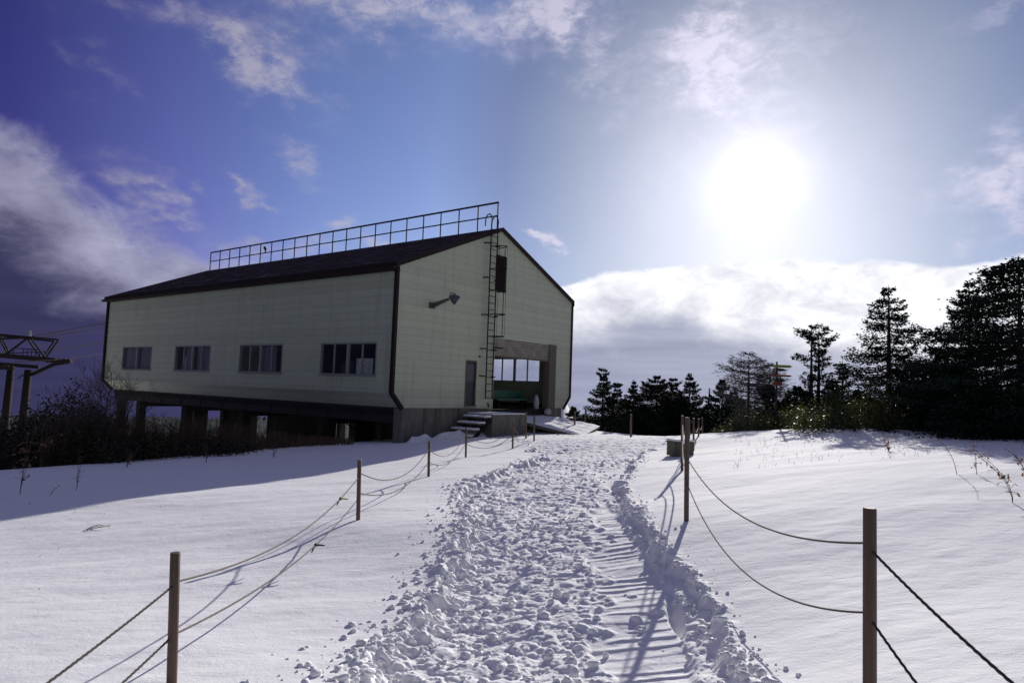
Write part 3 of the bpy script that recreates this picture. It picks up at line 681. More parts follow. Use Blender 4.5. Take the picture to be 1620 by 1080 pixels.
# floodlight on a bracket
mb = MB(); mb.box(1.72, 1.98, -.10, -.002, 4.82, 5.06); fl = mb.build('floodlight', M_lamp, B)
mb = MB(); mb.prism([(-.10,4.84),(-.10,5.04),(-.95,5.20),(-.95,5.12)], 'x', 1.80, 1.90); mb.build('floodlight_arm', M_lamp, fl)
def cone(mb, a, d, r0_, r1_, L, n=16):
    a = Vector(a); d = Vector(d).normalized(); mb.tube([a, a+d*.02, a+d*L*.4, a+d*L, a+d*(L+.03)], [r0_, r0_*1.1, r0_+(r1_-r0_)*.65, r1_, r1_], n)
mb = MB(); cone(mb, (1.95,-.95,5.30), (.62,-.55,-.55), .08, .21, .30); mb.build('floodlight_head', M_lamp, fl, True)
mb = MB(); a = Vector((1.95,-.95,5.30)); dd = Vector((.62,-.55,-.55)).normalized(); mb.tube([a+dd*.332, a+dd*.345], [.19,.19], 16); mb.build('floodlight_lens', M_lens, fl)
mb = MB(); mb.tube([(1.85,-.95,5.16),(1.92,-.98,5.42),(2.10,-1.08,5.40)], .025, 6); mb.build('floodlight_yoke', M_lamp, fl)
mb = MB(); mb.tube([(4.98,-.06,3.07),(4.98,0,3.07)], .04, 8); mb.build('wall_fitting', M_dark, B)
mb = MB(); mb.tube([(5.72,-.05,.86),(5.70,-.02,1.0),(5.66,-.02,1.05)], .03, 8); mb.build('pipe_stub', M_dark, B)
# landing and steps in front of the small door (snow covered)
LN = empty('stair_landing', BN, TH, 'concrete door landing topped with thin snow beside the open shed doorway', 'landing')
mb = MB(); mb.box(4.40, 6.75, -1.35, .045, -1.2, .60); mb.build('block', M_conc, LN, bevel=.015)
mb = MB(); mb.box(4.37, 6.79, -1.39, .04, .602, .645); mb.build('snow_cover', M_snow, LN, bevel=.02)
ST = empty('outdoor_stairs', BN, TH, 'snow covered open steps leading up to the small blue door', 'stairs')
for i in range(5):
    x1 = 4.36-i*.36; z = .50-i*.255
    mb = MB(); mb.box(x1-.44, x1, -1.30, -.15, z-.06, z); t_ = mb.build('step', M_wood, ST)
    v = []; 
    mb = MB(); mb.prism([(x1-.50,z+.002),(x1-.47,z-.05+.052),(x1-.01,z+.002),(x1-.04,z+.075),(x1-.30,z+.06)], 'y', -1.33, -.12); mb.build('step_snow', M_snow, t_, bevel=.015)
for y in (-1.28, -.20):
    mb = MB(); mb.bar((4.38,y,.38),(2.35,y,-1.06),.05,.16); mb.build('stringer', M_dark, ST)
# snow bank against the foundation
def snow_heap(name, label, cx, cy, rx_, ry_, h, ang=0, seed=1):
    n = 46; g = np.linspace(-1, 1, n); X, Y = np.meshgrid(g, g); rr = np.hypot(X, Y)
    c, s_ = math.cos(ang), math.sin(ang); wx = cx+X*rx_*c-Y*ry_*s_; wy = cy+X*rx_*s_+Y*ry_*c
    z = ground(wx.ravel(), wy.ravel(), False).reshape(wx.shape)
    hh = h*np.clip(1-rr**1.5, -.2, 1)*(1+.5*fbm(X*2, Y*2, seed, 3))+.05*fbm(X*6, Y*6, seed+4, 3)
    z = z+hh-.12
    V = np.stack([wx, wy, z], -1).reshape(-1, 3); i = np.arange(n-1)[:,None]*n; j = np.arange(n-1)[None,:]
    Q = np.stack([i+j, i+j+1, i+n+j+1, i+n+j], -1).reshape(-1, 4)
    o = npmesh(name, V, Q, M_snow, smooth=True); return tag(o, label, 'snow bank')
p = bw(3.0, -.6); snow_heap('snow_bank', 'low snow bank drifted against the concrete foundation at the foot of the steps', p[0], p[1], 2.3, .8, .55, TH, 3)
p = bw(1.3, -.3); snow_heap('snow_bank', 'small heap of snow at the building corner left of the steps', p[0], p[1], .9, .45, .42, TH, 8)
# deck before the large opening
RM = empty('entrance_ramp', BN, TH, 'snow covered wooden ramp sloping down from the big open doorway', 'ramp')
mb = MB(); mb.add([(6.9,.0,.42),(10.4,.0,.42),(12.3,-1.9,-.02),(8.3,-3.3,-.30),(6.9,.0,.30),(10.4,.0,.30),(12.3,-1.9,-.14),(8.3,-3.3,-.42)], [(0,3,2,1),(4,5,6,7),(0,1,5,4),(1,2,6,5),(2,3,7,6),(3,0,4,7)]); mb.build('deck', M_wood, RM)
def ramp_snow():
    n = 40; P0 = np.array([(6.88,.03,.425),(10.42,.03,.425),(12.36,-1.92,-.015),(8.28,-3.36,-.295)]); g = np.linspace(0, 1, n); a, b = np.meshgrid(g, g)
    p = (P0[0][None,None]*(1-a)[...,None]*(1-b)[...,None]+P0[1]*a[...,None]*(1-b)[...,None]+P0[2]*a[...,None]*b[...,None]+P0[3]*(1-a)[...,None]*b[...,None])
    e = np.minimum(np.minimum(a, 1-a), np.minimum(b, 1-b)); p[...,2] += .01+.06*sst(0, .08, e)+.07*fbm(a*9, b*9, 3, 3)*sst(0, .1, e)+.05*fbm(a*2, b*2, 7, 2)*sst(0, .1, e)
    i = np.arange(n-1)[:,None]*n; j = np.arange(n-1)[None,:]; Q = np.stack([i+j, i+n+j, i+n+j+1, i+j+1], -1).reshape(-1, 4)
    npmesh('snow_cover', p.reshape(-1, 3), Q, M_snow, RM, smooth=True)
ramp_snow()
for w, l in ((7.2,-.6),(8.3,-3.0),(12.0,-1.9),(10.2,-.4)):
    mb = MB(); mb.box(w-.06, w+.06, l-.06, l+.06, -1.2, (.30 if l > -1 else -.25)-.02); mb.build('support_leg', M_wood, RM)
# things inside the doorway
GB = empty('green_bench', bw(8.75, 1.1, .75), TH, 'dark green bench standing inside the big open doorway', 'bench')
mb = MB(); mb.box(-1.3, 1.3, -.25, .25, .40, .46); mb.build('seat', M_green, GB)
mb = MB(); mb.box(-1.3, 1.3, .22, .26, .48, .86); mb.build('backrest', M_green, GB)
for x in (-1.15, 1.15):
    mb = MB(); mb.box(x-.03, x+.03, -.22, .24, 0, .39); mb.build('leg', M_dark, GB)
BGo = MB(); BGo.tube([(0,0,0),(0,0,.02),(.01,0,.25),(.02,.01,.55),(.0,0,.72),(0,0,.78)], [.04,.13,.15,.13,.09,.02], 10)
q = BGo.build('sack', M_white, None, True); q.location = bw(10.05, .45, .70); tag(q, 'upright white sack leaning by the right post of the big doorway', 'sack')
BGo = MB(); BGo.tube([(0,0,0),(0,0,.02),(.01,0,.14),(.02,.01,.26),(.0,0,.32)], [.05,.16,.2,.15,.03], 10)
q = BGo.build('sack', M_white, None, True); q.location = bw(10.2, -.15, .50); tag(q, 'small slumped white sack outside the big doorway beside the wooden frame', 'sack')
# poster board and boxes seen behind the nearest window
q = empty('poster_board', bw(.42, 1.75, 2.0), TH, 'cream printed poster board behind the side window nearest the corner', 'poster')
mb = MB(); mb.box(0, .02, -.05, .95, .05, .72); mb.build('board', M_paper, q)
mb = MB(); rr_ = random.Random(11)
for i in range(40):
    y = rr_.uniform(0, .85); z = rr_.uniform(.10, .62); mb.box(-.004, -.001, y, y+rr_.uniform(.03, .09), z, z+rr_.uniform(.01, .03))
mb.build('print', M_ink, q)
q = MB(); q.box(0, .3, 0, .42, 0, .66); q = q.build('cardboard_box', M_card, None, bevel=.01); q.location = bw(.45, 1.2, 2.02); q.rotation_euler = (0,0,TH); tag(q, 'tan cardboard box behind the window pane nearest the building corner', 'box')
q = MB(); q.box(0, .25, 0, .75, 0, .58); q = q.build('storage_box', M_inner, None, bevel=.01); q.location = bw(.45, 2.95, 2.02); q.rotation_euler = (0,0,TH); tag(q, 'grey storage box behind the second pane of the side window nearest the corner', 'box')
q = MB(); q.box(0, .04, 0, .62, 0, .75); q = q.build('notice_board', M_white, None, bevel=.005); q.location = bw(.35, 16.1, 2.02); q.rotation_euler = (0,0,TH); tag(q, 'pale white panel leaning behind the third side window from the corner', 'panel')
q = MB(); q.box(0, 1.0, 0, 3.3, 0, 1.2); q = q.build('counter', M_inner, None, bevel=.01); q.location = bw(.66, 1.0, .76); q.rotation_euler = (0,0,TH); tag(q, 'grey counter under the side window nearest the corner', 'counter')
for nm, l0, w_ in (('shelf_unit', 16.0, .4),):
    q = MB(); q.box(0, .5, 0, 1.0, 0, 1.22); q = q.build(nm, M_inner, None, bevel=.01); q.location = bw(.66, 15.9, .76); q.rotation_euler = (0,0,TH); tag(q, 'low grey cabinet behind the third side window from the corner', 'cabinet')
# ------------------------------------------------------------------ fence posts and ropes
def post(px, yt, yb, Y, r, label, group, mt=M_post):
    b = at(px, yb, Y); t = at(px, yt, Y); x, y = b[0], b[1]; z0 = gz(x, y); h = t[2]-z0
    o = MB(); n = 24; e = .004; rs = np.random.default_rng(int(px))
    tl = (t[0]-x)*.6
    o.tube([(0,0,-.35),(0,0,0),(tl*.5,0,h*.5),(tl,0,h-e),(tl,0,h)], [r*1.02, r*1.0, r, r*.985, r*.90], n)
    q = o.build('fence_post', mt, None, True); q.location = (x, y, z0)
    tag(q, label, 'post', group)
    sm = q.modifiers.new('edge', 'EDGE_SPLIT'); sm.split_angle = R(40)
    return Vector((x+tl*.8, y, z0)), h, r
LL_ = ['nearest left post in the snow, foreground bottom left', 'second left post, between the black ties and the snowy steps', 'third post along the left rope line', 'fourth left post, just below the concrete landing', 'post left of the ramp foot, fifth on the left rope line', 'slim rear post right at the edge of the snowy ramp', 'last left rope post in front of the snowy ramp']
RL_ = ['largest right post in the foreground, cut by the bottom edge', 'second right post with its shadow across the berm', 'third right post, slimmer, just behind the second', 'post right of the pair beside the wooden box', 'post behind the wooden box, leftmost of the far right row', 'sixth post of the right row, beyond the wooden box', 'farthest post of the right rope row']
LPs = [post(*p, 'brown round '+l, 'brown posts of the left rope line') for p, l in zip(LPOST, LL_)]
RPs = [post(*p, 'brown round '+l, 'brown posts of the right rope line') for p, l in zip(RPOST, RL_)]
def rope(a, b, sag, r, label, group, m_=M_rope, fine=False, skew=0.0):
    a = Vector(a); b = Vector(b); L = (b-a).length
    if fine:
        ns = int(L/.0085); n = 8; vs = []; fs = []; d = (b-a).normalized(); X = Vector((d.y,-d.x,0)).normalized()
        tw = 2*math.pi/.034
        for i in range(ns+1):
            t = i/ns; p = a.lerp(b, t)-Vector((0,0,sag*4*t*(1-t)*(1+skew*(t-.5)))); s = t*L
            for j in range(n):
                an = 2*math.pi*j/n; rr = r*(1+.20*math.cos(3*an-tw*s*1.0))
                vs.append(p+(X*math.cos(an)+Vector((0,0,1))*math.sin(an))*rr)
        for i in range(ns):
            for j in range(n): fs.append((i*n+j, i*n+(j+1)%n, (i+1)*n+(j+1)%n, (i+1)*n+j))
        o = MB(); o.add(vs, fs); q = o.build('rope', m_, None, True)
    else:
        o = MB(); o.tube([a.lerp(b, t)-Vector((0,0,sag*4*t*(1-t)*(1+skew*(t-.5)))) for t in np.linspace(0, 1, 40)], r, 6); q = o.build('rope', m_, None, True)
    tag(q, label, 'rope', group); return q, (lambda t: a.lerp(b, t)-Vector((0,0,sag*4*t*(1-t)*(1+skew*(t-.5)))))
GL = 'ropes strung along the left posts'; GR = 'ropes strung along the right posts'
def on(p, z, dy=0.0): return Vector((p[0].x, p[0].y+dy, z))
pb = Vector((-1.80,-1.3,0))
qa, fa = rope(on(LPs[0], .585, .02), on(LPs[1], .50, -.02), .20, .0058, 'upper sagging rope between the two nearest left posts, with yellow and black tie', GL, M_ropel, True)
qb, fb = rope(on(LPs[0], .30, .02), on(LPs[1], .215, -.02), .155, .0058, 'lower sagging rope between the two nearest left posts, with black tie near the snow', GL, M_ropel, True)
rope(pb+Vector((0,0,.62)), on(LPs[0], .57, -.02), .17, .0058, 'upper dark rope dropping from the nearest left post out of the bottom left corner', GL, M_rope, True)
rope(pb+Vector((0,0,.33)), on(LPs[0], .29, -.02), .16, .0058, 'lower dark rope dropping from the nearest left post out of the bottom edge', GL, M_rope, True)
zz = [p[0].z for p in LPs]
names = ['second to the third','third to the fourth','fourth to the fifth','fifth to the last']
order = [1,2,3,4,6]
for k in range(4):
    a, b = LPs[order[k]], LPs[order[k+1]]
    rope(on(a, a[0].z+a[1]-.16), on(b, b[0].z+b[1]-.16), .30+.03*k, .008, 'upper slack pale rope from the %s left post' % names[k], GL, M_ropel)
    rope(on(a, a[0].z+a[1]-.42), on(b, b[0].z+b[1]-.42), .24, .008, 'lower slack pale rope from the %s left post' % names[k], GL, M_ropel)
rb_ = Vector((1.62,-1.6,0))
rope(on(RPs[0], 1.11, .02), on(RPs[1], 1.02, -.02), .235, .0050, 'upper curved black rope between the two foremost right posts', GR, M_rope, True)
rope(on(RPs[0], .825, .02), on(RPs[1], .755, -.02), .34, .0050, 'lower curved black rope between the two foremost right posts', GR, M_rope, True)
rope(rb_+Vector((0,0,1.08)), on(RPs[0], 1.085, -.02), .37, .0056, 'thick upper rope slanting from the foremost right post to the right edge', GR, M_rope, True)
rope(rb_+Vector((0,0,.8)), on(RPs[0], .80, -.02), .50, .0056, 'thick lower rope slanting from the foremost right post to the bottom edge', GR, M_rope, True)
nr_ = [(1,2,'second to the third'),(2,4,'third to the fourth'),(4,3,'fourth to the fifth'),(3,5,'fifth to the sixth'),(5,6,'sixth to the last')]
for a, b, nm in nr_:
    a, b = RPs[a], RPs[b]
    rope(on(a, a[0].z+a[1]-.14), on(b, b[0].z+b[1]-.14), .26, .010, 'upper rope from the %s right post beside the path' % nm, GR, M_ropel)
    rope(on(a, a[0].z+a[1]-.42), on(b, b[0].z+b[1]-.42), .26, .010, 'lower rope from the %s right post beside the path' % nm, GR, M_ropel)
def tie(f, t, parent, yel=False):
    p = f(t); mb = MB(); d = (f(t+.01)-f(t-.01)).normalized()
    mb.tube([p-d*.03, p-d*.015, p+d*.015, p+d*.03], [.009,.017,.017,.009], 8); mb.tube([p, p+Vector((-.02,0,-.03)), p+Vector((-.035,-.01,-.075))], [.012,.009,.006], 6)
    o = mb.build('tie', M_black, parent)
    mb = MB(); mb.tube([p, p+Vector((.04,0,.0)), p+Vector((.085,.01,-.005))], [.012,.009,.007], 6); mb.build('tie_end', M_yel if yel else M_black, o)
tie(fa, .80, qa, True); tie(fb, .60, qb)
# hoops tying rope at posts
# lone posts by the crest
def lone(px, yt, yb, Y, r, lab): return post(px, yt, yb, Y, r, lab, 'lone posts by the crest', M_post)
lone(998, 655, 692, 29, .045, 'thin dark post standing alone on the trampled crest in mid picture')
lone(909, 651, 683, 33, .045, 'thin dark post at the right end of the snowy ramp')
lone(926, 645, 684, 40, .05, 'thin grey post standing by the small hut roof')
# ------------------------------------------------------------------ wooden box
p = at(1076, 710, 16.5); q = empty('wooden_box', (p[0], p[1], gz(p[0], p[1])), .25, 'square brown wooden box capped with snow beside the right posts', 'box')
mb = MB()
for i in range(3):
    for s in (-1, 1): mb.box(-.21, .21, s*.21-.012, s*.21+.012, .0+i*.105, .10+i*.105); mb.box(s*.235-.012, s*.235+.012, -.21, .21, .0+i*.105, .10+i*.105)
mb.build('side_boards', M_wood, q)
mb = MB(); mb.box(-.26, .26, -.26, .26, .315, .345); mb.build('lid', M_wood, q)
mb = MB(); mb.box(-.25, .25, -.25, .25, .347, .40); mb.build('snow_cap', M_snow, q, bevel=.025)
# ------------------------------------------------------------------ small hut roof beyond the crest
p = at(936, 690, 44); q = empty('small_hut', (p[0], p[1], p[2]-.6), .2, 'small dark hut with a snowy flat roof behind the crest', 'hut')
mb = MB(); mb.box(-.55, .55, -.5, .5, -.5, 1.25); mb.build('wall', M_wood, q)
mb = MB(); mb.box(-.8, .8, -.7, .7, 1.252, 1.33); mb.build('roof', M_trim, q)
mb = MB(); mb.box(-.79, .79, -.69, .69, 1.332, 1.42); mb.build('snow_cap', M_snow, q, bevel=.03)
# ------------------------------------------------------------------ signpost
p = at(1228, 683, 25.5); q = empty('signpost', (p[0], p[1], gz(p[0], p[1])-.1), 0, 'tall signpost with yellow and orange arrow boards among the firs', 'signpost')
hz = lambda py: at(1228, py, 25.5)[2]-q.location.z
mb = MB(); mb.tube([(0,0,-.3),(0,0,hz(572))], .035, 8); mb.build('pole', M_bark, q)
def arrow(x0, x1, z, h, y=-.06):
    mb = MB(); tip = .10 if x1 > 0 and x1 > -x0 else -.10
    if tip > 0: pl = [(x0,z-h/2),(x1-.1,z-h/2),(x1,z),(x1-.1,z+h/2),(x0,z+h/2)]
    else: pl = [(x0+.1,z-h/2),(x1,z-h/2),(x1,z+h/2),(x0+.1,z+h/2),(x0,z)]
    mb.prism(pl, 'y', y, y+.03); return mb
arrow(-.16,.56,hz(579),.10).build('yellow_board', M_yel, q); arrow(-.05,.33,hz(584.5),.09).build('small_board', M_bark, q)
arrow(-.28,.56,hz(594),.07).build('orange_board', M_ora, q); arrow(-.10,.33,hz(602),.08).build('small_board', M_bark, q)
arrow(-.22,.18,hz(606.5),.14).build('orange_board', M_ora, q)
# ------------------------------------------------------------------ lift pylon with cables
PYD = 48.0
p = at(38, 640, PYD); PL = empty('lift_pylon', (p[0], p[1], p[2]), R(8), 'dark steel chairlift pylon with trussed crossarm at the left edge', 'pylon')
sc = PYD/F
def L(px, py, dy=0.0): return ((px-38)*sc, dy, -(py-640)*sc)
for nm, px, dy in (('column', 40, 0.0), ('column', -12, 2.2)):
    mb = MB(); a = L(px, 585, dy); b = L(px-3, 760, dy); mb.tube([b, a], [.34,.22], 12); mb.build(nm, M_dark, PL, True)
for dy, sh_ in ((-.5, 0), (2.4, -38)):
    mb = MB()
    mb.bar(L(-120+sh_,557,dy), L(84+sh_,568,dy), .22, .26); mb.bar(L(-120,526,dy), L(86+sh_,536,dy), .10, .12)
    for a, b in (((0,530),(16,559)),((16,559),(44,533)),((44,533),(69,566)),((86,536),(69,566)),((-40,528),(-16,558)),((-16,558),(0,530)),((-90,527),(-66,556)),((-66,556),(-40,528))): mb.bar(L(a[0]+sh_,a[1],dy), L(b[0]+sh_,b[1],dy), .09, .09)
    mb.build('truss_arm', M_dark, PL)
mb = MB(); mb.bar(L(44,592,.2), L(76,574,.2), .26, .22); mb.bar(L(76,574,.2), L(100,569,.2), .26, .26); mb.bar(L(-60,575,1.0), L(44,580,1.0), .25, .25); mb.build('strut', M_dark, PL)
mb = MB()
for px, py in ((70,569),(76,569),(82,569),(88,569),(94,569),(100,569),(5,583),(12,583),(19,583)): mb = MB(); mb.tube([Vector(L(px,py,-.35)), Vector(L(px,py,-.18))], .16, 12); mb.build('sheave_wheel', M_dark, PL)
mb = MB()
for px in (20,34,40,46,52,58): mb.tube([L(px,564,-.3), L(px,552,-.3)], .03, 5)
mb.tube([L(20,552,-.3), L(58,553,-.3)], .03, 5); mb.build('catwalk', M_dark, PL); mb = MB(); mb.tube([L(22,600,.3),L(34,590,.3)], .04, 5); mb.build('brace', M_dark, PL)
mb = MB(); mb.tube([L(38,532,0), L(38,527,0)], .10, 8); mb.tube([L(38,527,0), L(36,524,0)], .12, 8); mb.build('beacon', M_lens, PL)
for i, (a, b, lab) in enumerate([((44,533),(166,511),'topmost cable from the truss top'), ((60,534),(166,518),'second cable, close below the topmost'), ((72,556),(164,541),'third cable leaving at the wheel row'), ((100,569),(163,560),'lowest cable leaving the outermost wheels')]):
    A_ = at(*a, PYD); B_ = at(*b, 56); E_ = B_+(B_-A_)*1.1
    A2 = at(a[0]-(b[0]-a[0])*1.2, a[1]-(b[1]-a[1])*.35, PYD-4)
    mb = MB(); mb.tube([A2, A_, B_, E_], .035, 5); c = mb.build('lift_cable', M_dark, None); tag(c, lab+' of the chairlift pylon', 'cable', 'chairlift cables')
# ------------------------------------------------------------------ conifers
def cards(P, D, Ls, Wd, rg, up=None):
    # diamond-shaped sprays at P pointing along D, flat-ish, one small bent quad each
    n = len(P); D = D/np.linalg.norm(D, axis=1)[:,None]
    a = rg.normal(0, 1, (n,3)); a[:,2] = a[:,2]*.8+1.2 if up is None else a[:,2]+up
    X = np.cross(D, a); X /= np.linalg.norm(X, axis=1)[:,None]+1e-9
    V = np.stack([P, P+D*Ls[:,None]*.45+X*Wd[:,None], P+D*Ls[:,None], P+D*Ls[:,None]*.45-X*Wd[:,None]], 1).reshape(-1, 3)
    return V, np.arange(4*n).reshape(n, 4)
def conifer(loc, h, rad, prof, seed, label, group='firs beyond the snow crest', bare=0.0, dens=1.0, mt=None, gap=0.35, up=.25, spray=.14, layers=None, trunks=((0,0),), side=None, name='fir_tree', droop=.25, thin=1.0, jit=.38):
    rg = np.random.default_rng(seed); root = empty(name, loc, 0, label, 'tree', group)
    tb = MB(); lean = rg.normal(0, .015, 2)
    for (tx, ty) in trunks:
        hh = h*(1 if (tx, ty) == trunks[0] else .97)
        tb.tube([(tx*min(1, k*3), ty+0, hh*k-.4*(k == 0)) for k in (0,.1,.3,.55,.8,1)], [max(.02, h*.022)*q for q in (1.3,1.05,.85,.6,.32,.06)], 7)
    P = []; Dd = []; bb = tb
    nl = layers or max(16, int(h/ .20))
    for i in range(nl):
        t = bare+(1-bare)*(i+rg.random()*.6)/nl; z = h*t
        r = rad*np.interp(t, [p[0] for p in prof], [p[1] for p in prof])
        tr = trunks[rg.integers(len(trunks))]
        nb = max(5, int(rg.normal(8, 1.3)*(1 if r > .5 else .8)))
        a0 = rg.random()*6.28
        for k in range(nb):
            if rg.random() < gap*.6: continue
            an = a0+6.283*k/nb+rg.normal(0, .25); R_ = r*rg.uniform(.62, 1.18)
            if side is not None: R_ *= 1+side[1]*math.cos(an-side[0])
            if R_ < .05: continue
            ux, uy = math.cos(an), math.sin(an)
            m_ = max(3, int(R_/.16)); s = np.linspace(0, 1, m_+1); zj = rg.normal(0, 1)*h/nl*jit; dj = rg.normal(0, .08); uj = rg.normal(0, .18*jit)*R_
            bx = tr[0]+ux*R_*s; by = tr[1]+uy*R_*s; bz = z+zj*min(1, R_/(rad*.4))-(droop+dj)*R_*s*(1-s)*1.6+up*R_*s**2-R_*.06*s+uj*s+rg.normal(0, .01, m_+1)
            bb.tube(np.stack([bx, by, bz], 1), list(np.linspace(max(.010, .018*R_), .005, m_+1)), 4)
            for q in range(int(dens*(7+R_*30))):
                ss_ = 1-rg.random()**1.25*.88; cx = np.interp(ss_, s, bx); cy = np.interp(ss_, s, by); cz = np.interp(ss_, s, bz)
                spread = R_*.34*(1-ss_*.55)*rg.normal(0, .75)
                P.append((cx-uy*spread+ux*abs(spread)*.4, cy+ux*spread+uy*abs(spread)*.4, cz+rg.normal(0, .035)-abs(rg.normal(0, .05))*min(1, R_)+abs(spread)*.03))
                sg = 1 if spread > 0 else -1; Dd.append((ux-uy*sg*.8+rg.normal(0, .35), uy+ux*sg*.8+rg.normal(0, .35), rg.normal(.0, .32)))
    P = np.array(P); Dd = np.array(Dd); n = len(P)
    V, Q = cards(P, Dd, spray*rg.uniform(.7, 1.4, n), thin*spray*rg.uniform(.18, .34, n), rg)
    V2, Q2 = cards(P, Dd+rg.normal(0, .5, (n,3)), spray*rg.uniform(.5, 1.0, n), thin*spray*rg.uniform(.14, .28, n), rg, up=0)
    npmesh('crown', np.vstack([V, V2]), np.vstack([Q, Q2+len(V)]), mt or M_needle, root)
    tb.build('trunk', M_bark, root)
    return root
CONE = [(0,1),(.15,1),(.5,.62),(.78,.28),(.92,.10),(1,.0)]
SPARSE = [(0,1),(.25,1),(.5,.72),(.6,.48),(.68,.5),(.78,.28),(.85,.10),(.91,.26),(.96,.22),(1,.02)]
ROUND = [(0,.9),(.2,1),(.5,.88),(.7,.6),(.85,.32),(.94,.14),(1,.02)]
def tree_at(px, ytop, wpx, Y, seed, label, prof=CONE, base=None, **k):
    t = at(px, ytop, Y); zb = gz(t[0], t[1])-.15; h = t[2]-zb; rad = wpx/2*Y/F
    return conifer((t[0], t[1], zb), h, rad, prof, seed, label, **k)
tree_at(955,581,66,42,1,'tall thin fir with a bare neck and tufted top, first right of the building',SPARSE,gap=.3,dens=3.6,spray=0.106,jit=.30)
tree_at(977,603,62,44,2,'small fir with tufted top just right of the tall thin one',SPARSE,dens=3.6,spray=0.106,jit=.30)
tree_at(1003,602,72,40,3,'light topped fir behind the lone post on the crest',CONE,dens=3.6,spray=0.103,jit=.30)
tree_at(1040,594,124,40,4,'broad dark fir with reddish branches left of the wooden box',ROUND,dens=3.7,spray=0.106,mt=M_needle2,gap=.15,jit=.30)
tree_at(1066,597,78,44,5,'fir with a tiny tufted tip rising behind the broad dark fir',SPARSE,dens=4.1,spray=0.106,jit=.30)
tree_at(1072,628,80,38,15,'low dark fir filling the gap above the wooden box',ROUND,dens=4.2,spray=0.106,gap=.15,jit=.30)
tree_at(1091,590,101,40,6,'pointed fir with tiered branches above the right posts',CONE,dens=3.7,spray=0.103,jit=.30)
tree_at(1018,640,70,37,16,'low bushy fir below the light topped fir',ROUND,dens=4.1,spray=0.103,gap=.2,jit=.30)
tree_at(1143,598,96,34,8,'dark fir just right of the far right posts',CONE,dens=4.1,spray=0.103,jit=.30)
tree_at(1162,612,91,38,17,'dim fir behind the leafless larch at its left',CONE,dens=3.7,spray=0.103,jit=.30)
tree_at(1122,640,60,36,18,'low fir under the bare spike',ROUND,dens=4.1,spray=0.103,gap=.2,jit=.30)
tree_at(1218,606,70,30,10,'fir directly behind the signpost boards',CONE,dens=3.7,spray=0.122,jit=.30)
tree_at(1284,513,64,27,11,'twin stemmed fir with flat tufted top left of the tallest slender fir',[(0,1.5),(.25,1.4),(.38,.9),(.48,1.05),(.55,.8),(.60,.25),(.70,.9),(.76,.5),(.80,.35),(.88,.75),(.95,.8),(1,.35)],gap=.42,dens=2.1,spray=.10,jit=.16,trunks=((0,0),(.32,.05)))
tree_at(1262,612,80,28,19,'bushy fir at the foot of the twin stemmed fir',ROUND,dens=4.2,spray=0.114,gap=.15,jit=.30)
tree_at(1316,592,66,29,20,'dark fir right of the twin stemmed fir',CONE,dens=4.1,spray=0.114,jit=.30)
tree_at(1333,565,64,31,12,'slim pointed fir tip between the twin stemmed and tallest slender firs',CONE,dens=2.4,spray=0.114,jit=.30)
tree_at(1358,618,80,26,21,'low fir at the left foot of the tallest slender fir',ROUND,dens=2.5,spray=.14,gap=.15)
tree_at(1406,450,122,24,13,'tallest slender fir with open tiers standing apart',[(0,1.1),(.2,1.15),(.38,.95),(.44,1.1),(.55,.8),(.62,.62),(.68,.8),(.78,.42),(.86,.50),(.93,.22),(1,.04)],gap=.34,dens=2.6,spray=.088,up=.10,jit=.18)
tree_at(1440,600,100,25,22,'low fir between the slender fir and the big spruce',ROUND,dens=2.5,spray=.14,gap=.15)
tree_at(1533,446,150,22,23,'fir with a pointed tip showing left of the big spruce top',[(0,1.1),(.3,1.1),(.5,.9),(.75,.5),(.9,.22),(1,.04)],dens=2.8,spray=.09,gap=.3)
tree_at(1612,404,350,18,14,'huge dark spreading fir at the right edge with drooping layered boughs',[(0,1.0),(.2,1.05),(.42,.98),(.50,.95),(.56,.72),(.64,.70),(.70,.52),(.80,.50),(.86,.34),(.94,.30),(1,.10)],name='spreading_fir',dens=4.6,spray=.088,gap=.38,layers=25,up=.0,droop=.12)
tree_at(1490,560,120,20,24,'lower dark fir in front of the big spreading one',ROUND,dens=2.2,spray=.12,gap=.15)
tree_at(1560,610,130,17,25,'bushy dark fir low at the right edge',ROUND,dens=2.2,spray=.12,gap=.12)
tree_at(907,642,40,44,26,'low dark fir touching the right corner of the building',ROUND,dens=3.7,spray=0.106,gap=.2,jit=.30)
tree_at(925,655,44,47,27,'low round fir beside the small hut',ROUND,dens=3.7,spray=0.106,gap=.2,jit=.30)
# bare spike
p = at(1121,608,40); z0 = gz(p[0], p[1]); q = empty('dead_tree', (p[0], p[1], z0-.2), 0, 'thin bare dead spike between the firs', 'tree')
mb = MB(); mb.tube([(0,0,0),(0.05,0,p[2]-z0)], [.09,.03], 7); mb.build('trunk', M_bark, q)
mb = MB(); rr_ = random.Random(9)
for i in range(24):
    z = (p[2]-z0)*rr_.uniform(.4, .98); a = rr_.random()*6.28; l_ = rr_.uniform(.12, .35); mb.tube([(0,0,z),(math.cos(a)*l_,math.sin(a)*l_,z+.05)], [.012,.004], 4)
mb.build('branch_stubs', M_bark, q)
